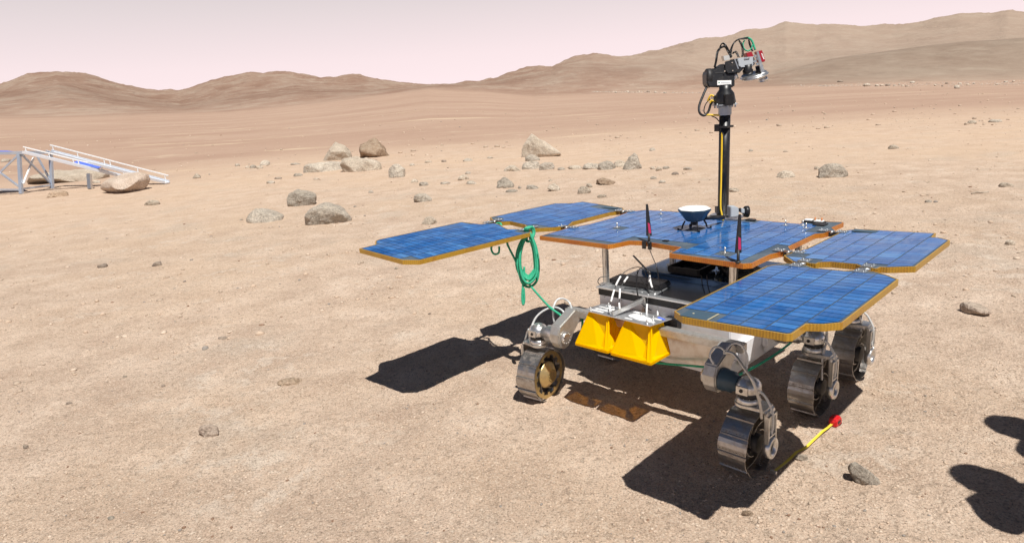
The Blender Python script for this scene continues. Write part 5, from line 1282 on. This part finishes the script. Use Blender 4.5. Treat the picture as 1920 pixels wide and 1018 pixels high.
def person(loc, rz, hgt, top, label, arms='camera'):
    k = hgt / 1.75
    root = empty('person', loc, rz); tag(root, label, 'person')
    V = lambda x, y, z: (x * k, y * k, z * k)
    # body faces +Y; pelvis is the root
    if arms == 'camera': la = [V(-.30, .10, 1.20), V(-.13, .33, 1.45)]; ra = [V(.30, .10, 1.20), V(.13, .33, 1.45)]
    else: la = [V(-.225, -.02, 1.14), V(-.09, .17, 1.08)]; ra = [V(.225, -.02, 1.14), V(.09, .17, 1.14)]
    J = [(V(0, 0, .95), (.16 * k, .12 * k)), (V(0, 0, 1.15), (.145 * k, .105 * k)), (V(0, 0, 1.34), (.16 * k, .11 * k)), (V(0, 0, 1.45), (.10 * k, .08 * k)), (V(0, .0, 1.52), .055 * k),
         (V(-.18, 0, 1.42), .065 * k), (la[0], .058 * k), (la[1], .036 * k), (V(.18, 0, 1.42), .065 * k), (ra[0], .058 * k), (ra[1], .036 * k),
         (V(-.10, 0, .88), .105 * k), (V(-.12, .02, .50), .07 * k), (V(-.13, -.01, .10), .048 * k), (V(.10, 0, .88), .105 * k), (V(.12, .02, .50), .07 * k), (V(.13, -.01, .10), .048 * k)]
    E = [(0, 1), (1, 2), (2, 3), (3, 4), (2, 5), (5, 6), (6, 7), (2, 8), (8, 9), (9, 10), (0, 11), (11, 12), (12, 13), (0, 14), (14, 15), (15, 16)]
    up = skin_mesh('body', J[:11], E[:10], top, root)
    skin_mesh('trousers', [(V(0, 0, .97), (.155 * k, .12 * k))] + J[11:], [(0, 1), (1, 2), (2, 3), (0, 4), (4, 5), (5, 6)], 'trouser', root)
    b = MB()
    for x in (-.13, .13): b.lathe(V(x, -.10, .045), V(x, .17, .035), [(0, .025 * k), (.15, .045 * k), (.5, .045 * k), (.85, .042 * k), (1, .02 * k)], 16)
    b.build('boot', 'shoe', root)
    # head with nose, ears
    bm = bmesh.new(); bmesh.ops.create_icosphere(bm, subdivisions=4, radius=1)
    for vt in bm.verts:
        p = vt.co; fx = .078 * (1 - .18 * max(0, -p.z)); fy = .098; fz = .118
        q = Vector((p.x * fx, p.y * fy, p.z * fz))
        if p.y > .75 and abs(p.x) < .22 and -.35 < p.z < .15: q.y += .022 * (1 - abs(p.x) / .22) * (1 if p.z < -.1 else .6)
        if p.y > .6 and abs(abs(p.x) - .38) < .17 and .0 < p.z < .28: q.y -= .010
        if p.y > .8 and abs(p.x) < .3 and -.62 < p.z < -.5: q.y -= .006
        if abs(p.x) > .93 and abs(p.z) < .25 and abs(p.y) < .25: q.x *= 1.14
        vt.co = q * k
    me = bpy.data.meshes.new('head'); bm.to_mesh(me); bm.free(); me.polygons.foreach_set('use_smooth', [True] * len(me.polygons)); me.materials.append(M['skin'])
    h = bpy.data.objects.new('head', me); link(h, root); h.location = V(0, .02, 1.63)
    b = MB(); b.lathe(V(0, 0, .0), V(0, -.01, .16), [(0, .104), (.06, .108), (.14, .106), (.5, .108), (.85, .10), (1, .07)], 28); b.build('hat', 'hat', h)
    # hands with separate fingers
    for a in (la[1], ra[1]):
        sgn = -1 if a[0] < 0 else 1; c = Vector(a); d = Vector((-sgn * .35, .8, .25)).normalized() if arms == 'camera' else Vector((-sgn * .1, .45, -.85)).normalized()
        sd = d.cross(Vector((0, 0, 1))).normalized(); dn = d.cross(sd)
        J2 = [(c, .026 * k), (c + d * .05, (.034 * k, .018 * k)), (c + d * .085, (.036 * k, .016 * k))]; E2 = [(0, 1), (1, 2)]
        o = skin_mesh('hand', [(tuple(j[0]), j[1]) for j in J2], E2, 'skin', root)
        for q in range(4):
            o0 = c + d * .088 + sd * (q - 1.5) * .019; ln = (.072, .08, .074, .058)[q]
            skin_mesh('finger', [(tuple(o0), .0088), (tuple(o0 + d * ln * .5 + dn * .01), .0082), (tuple(o0 + d * ln * .8 + dn * .03), .0075)], [(0, 1), (1, 2)], 'skin', o, 1)
        o0 = c + d * .035 + sd * -sgn * .03
        skin_mesh('thumb', [(tuple(o0), .010), (tuple(o0 + d * .03 + sd * -sgn * .022), .0095), (tuple(o0 + d * .055 + sd * -sgn * .024), .0085)], [(0, 1), (1, 2)], 'skin', o, 1)
    return root
pA = (2.12, 1.62); pB = (2.54, 1.98)
person((pA[0], pA[1], height(*pA)), R(10), 1.70, 'shirt', 'person in a blue shirt and khaki hat standing just right of the camera', 'down')
person((pB[0], pB[1], height(*pB)), R(30), 1.72, 'shirt2', 'person in a beige jacket and khaki hat standing right of the rover', 'down')
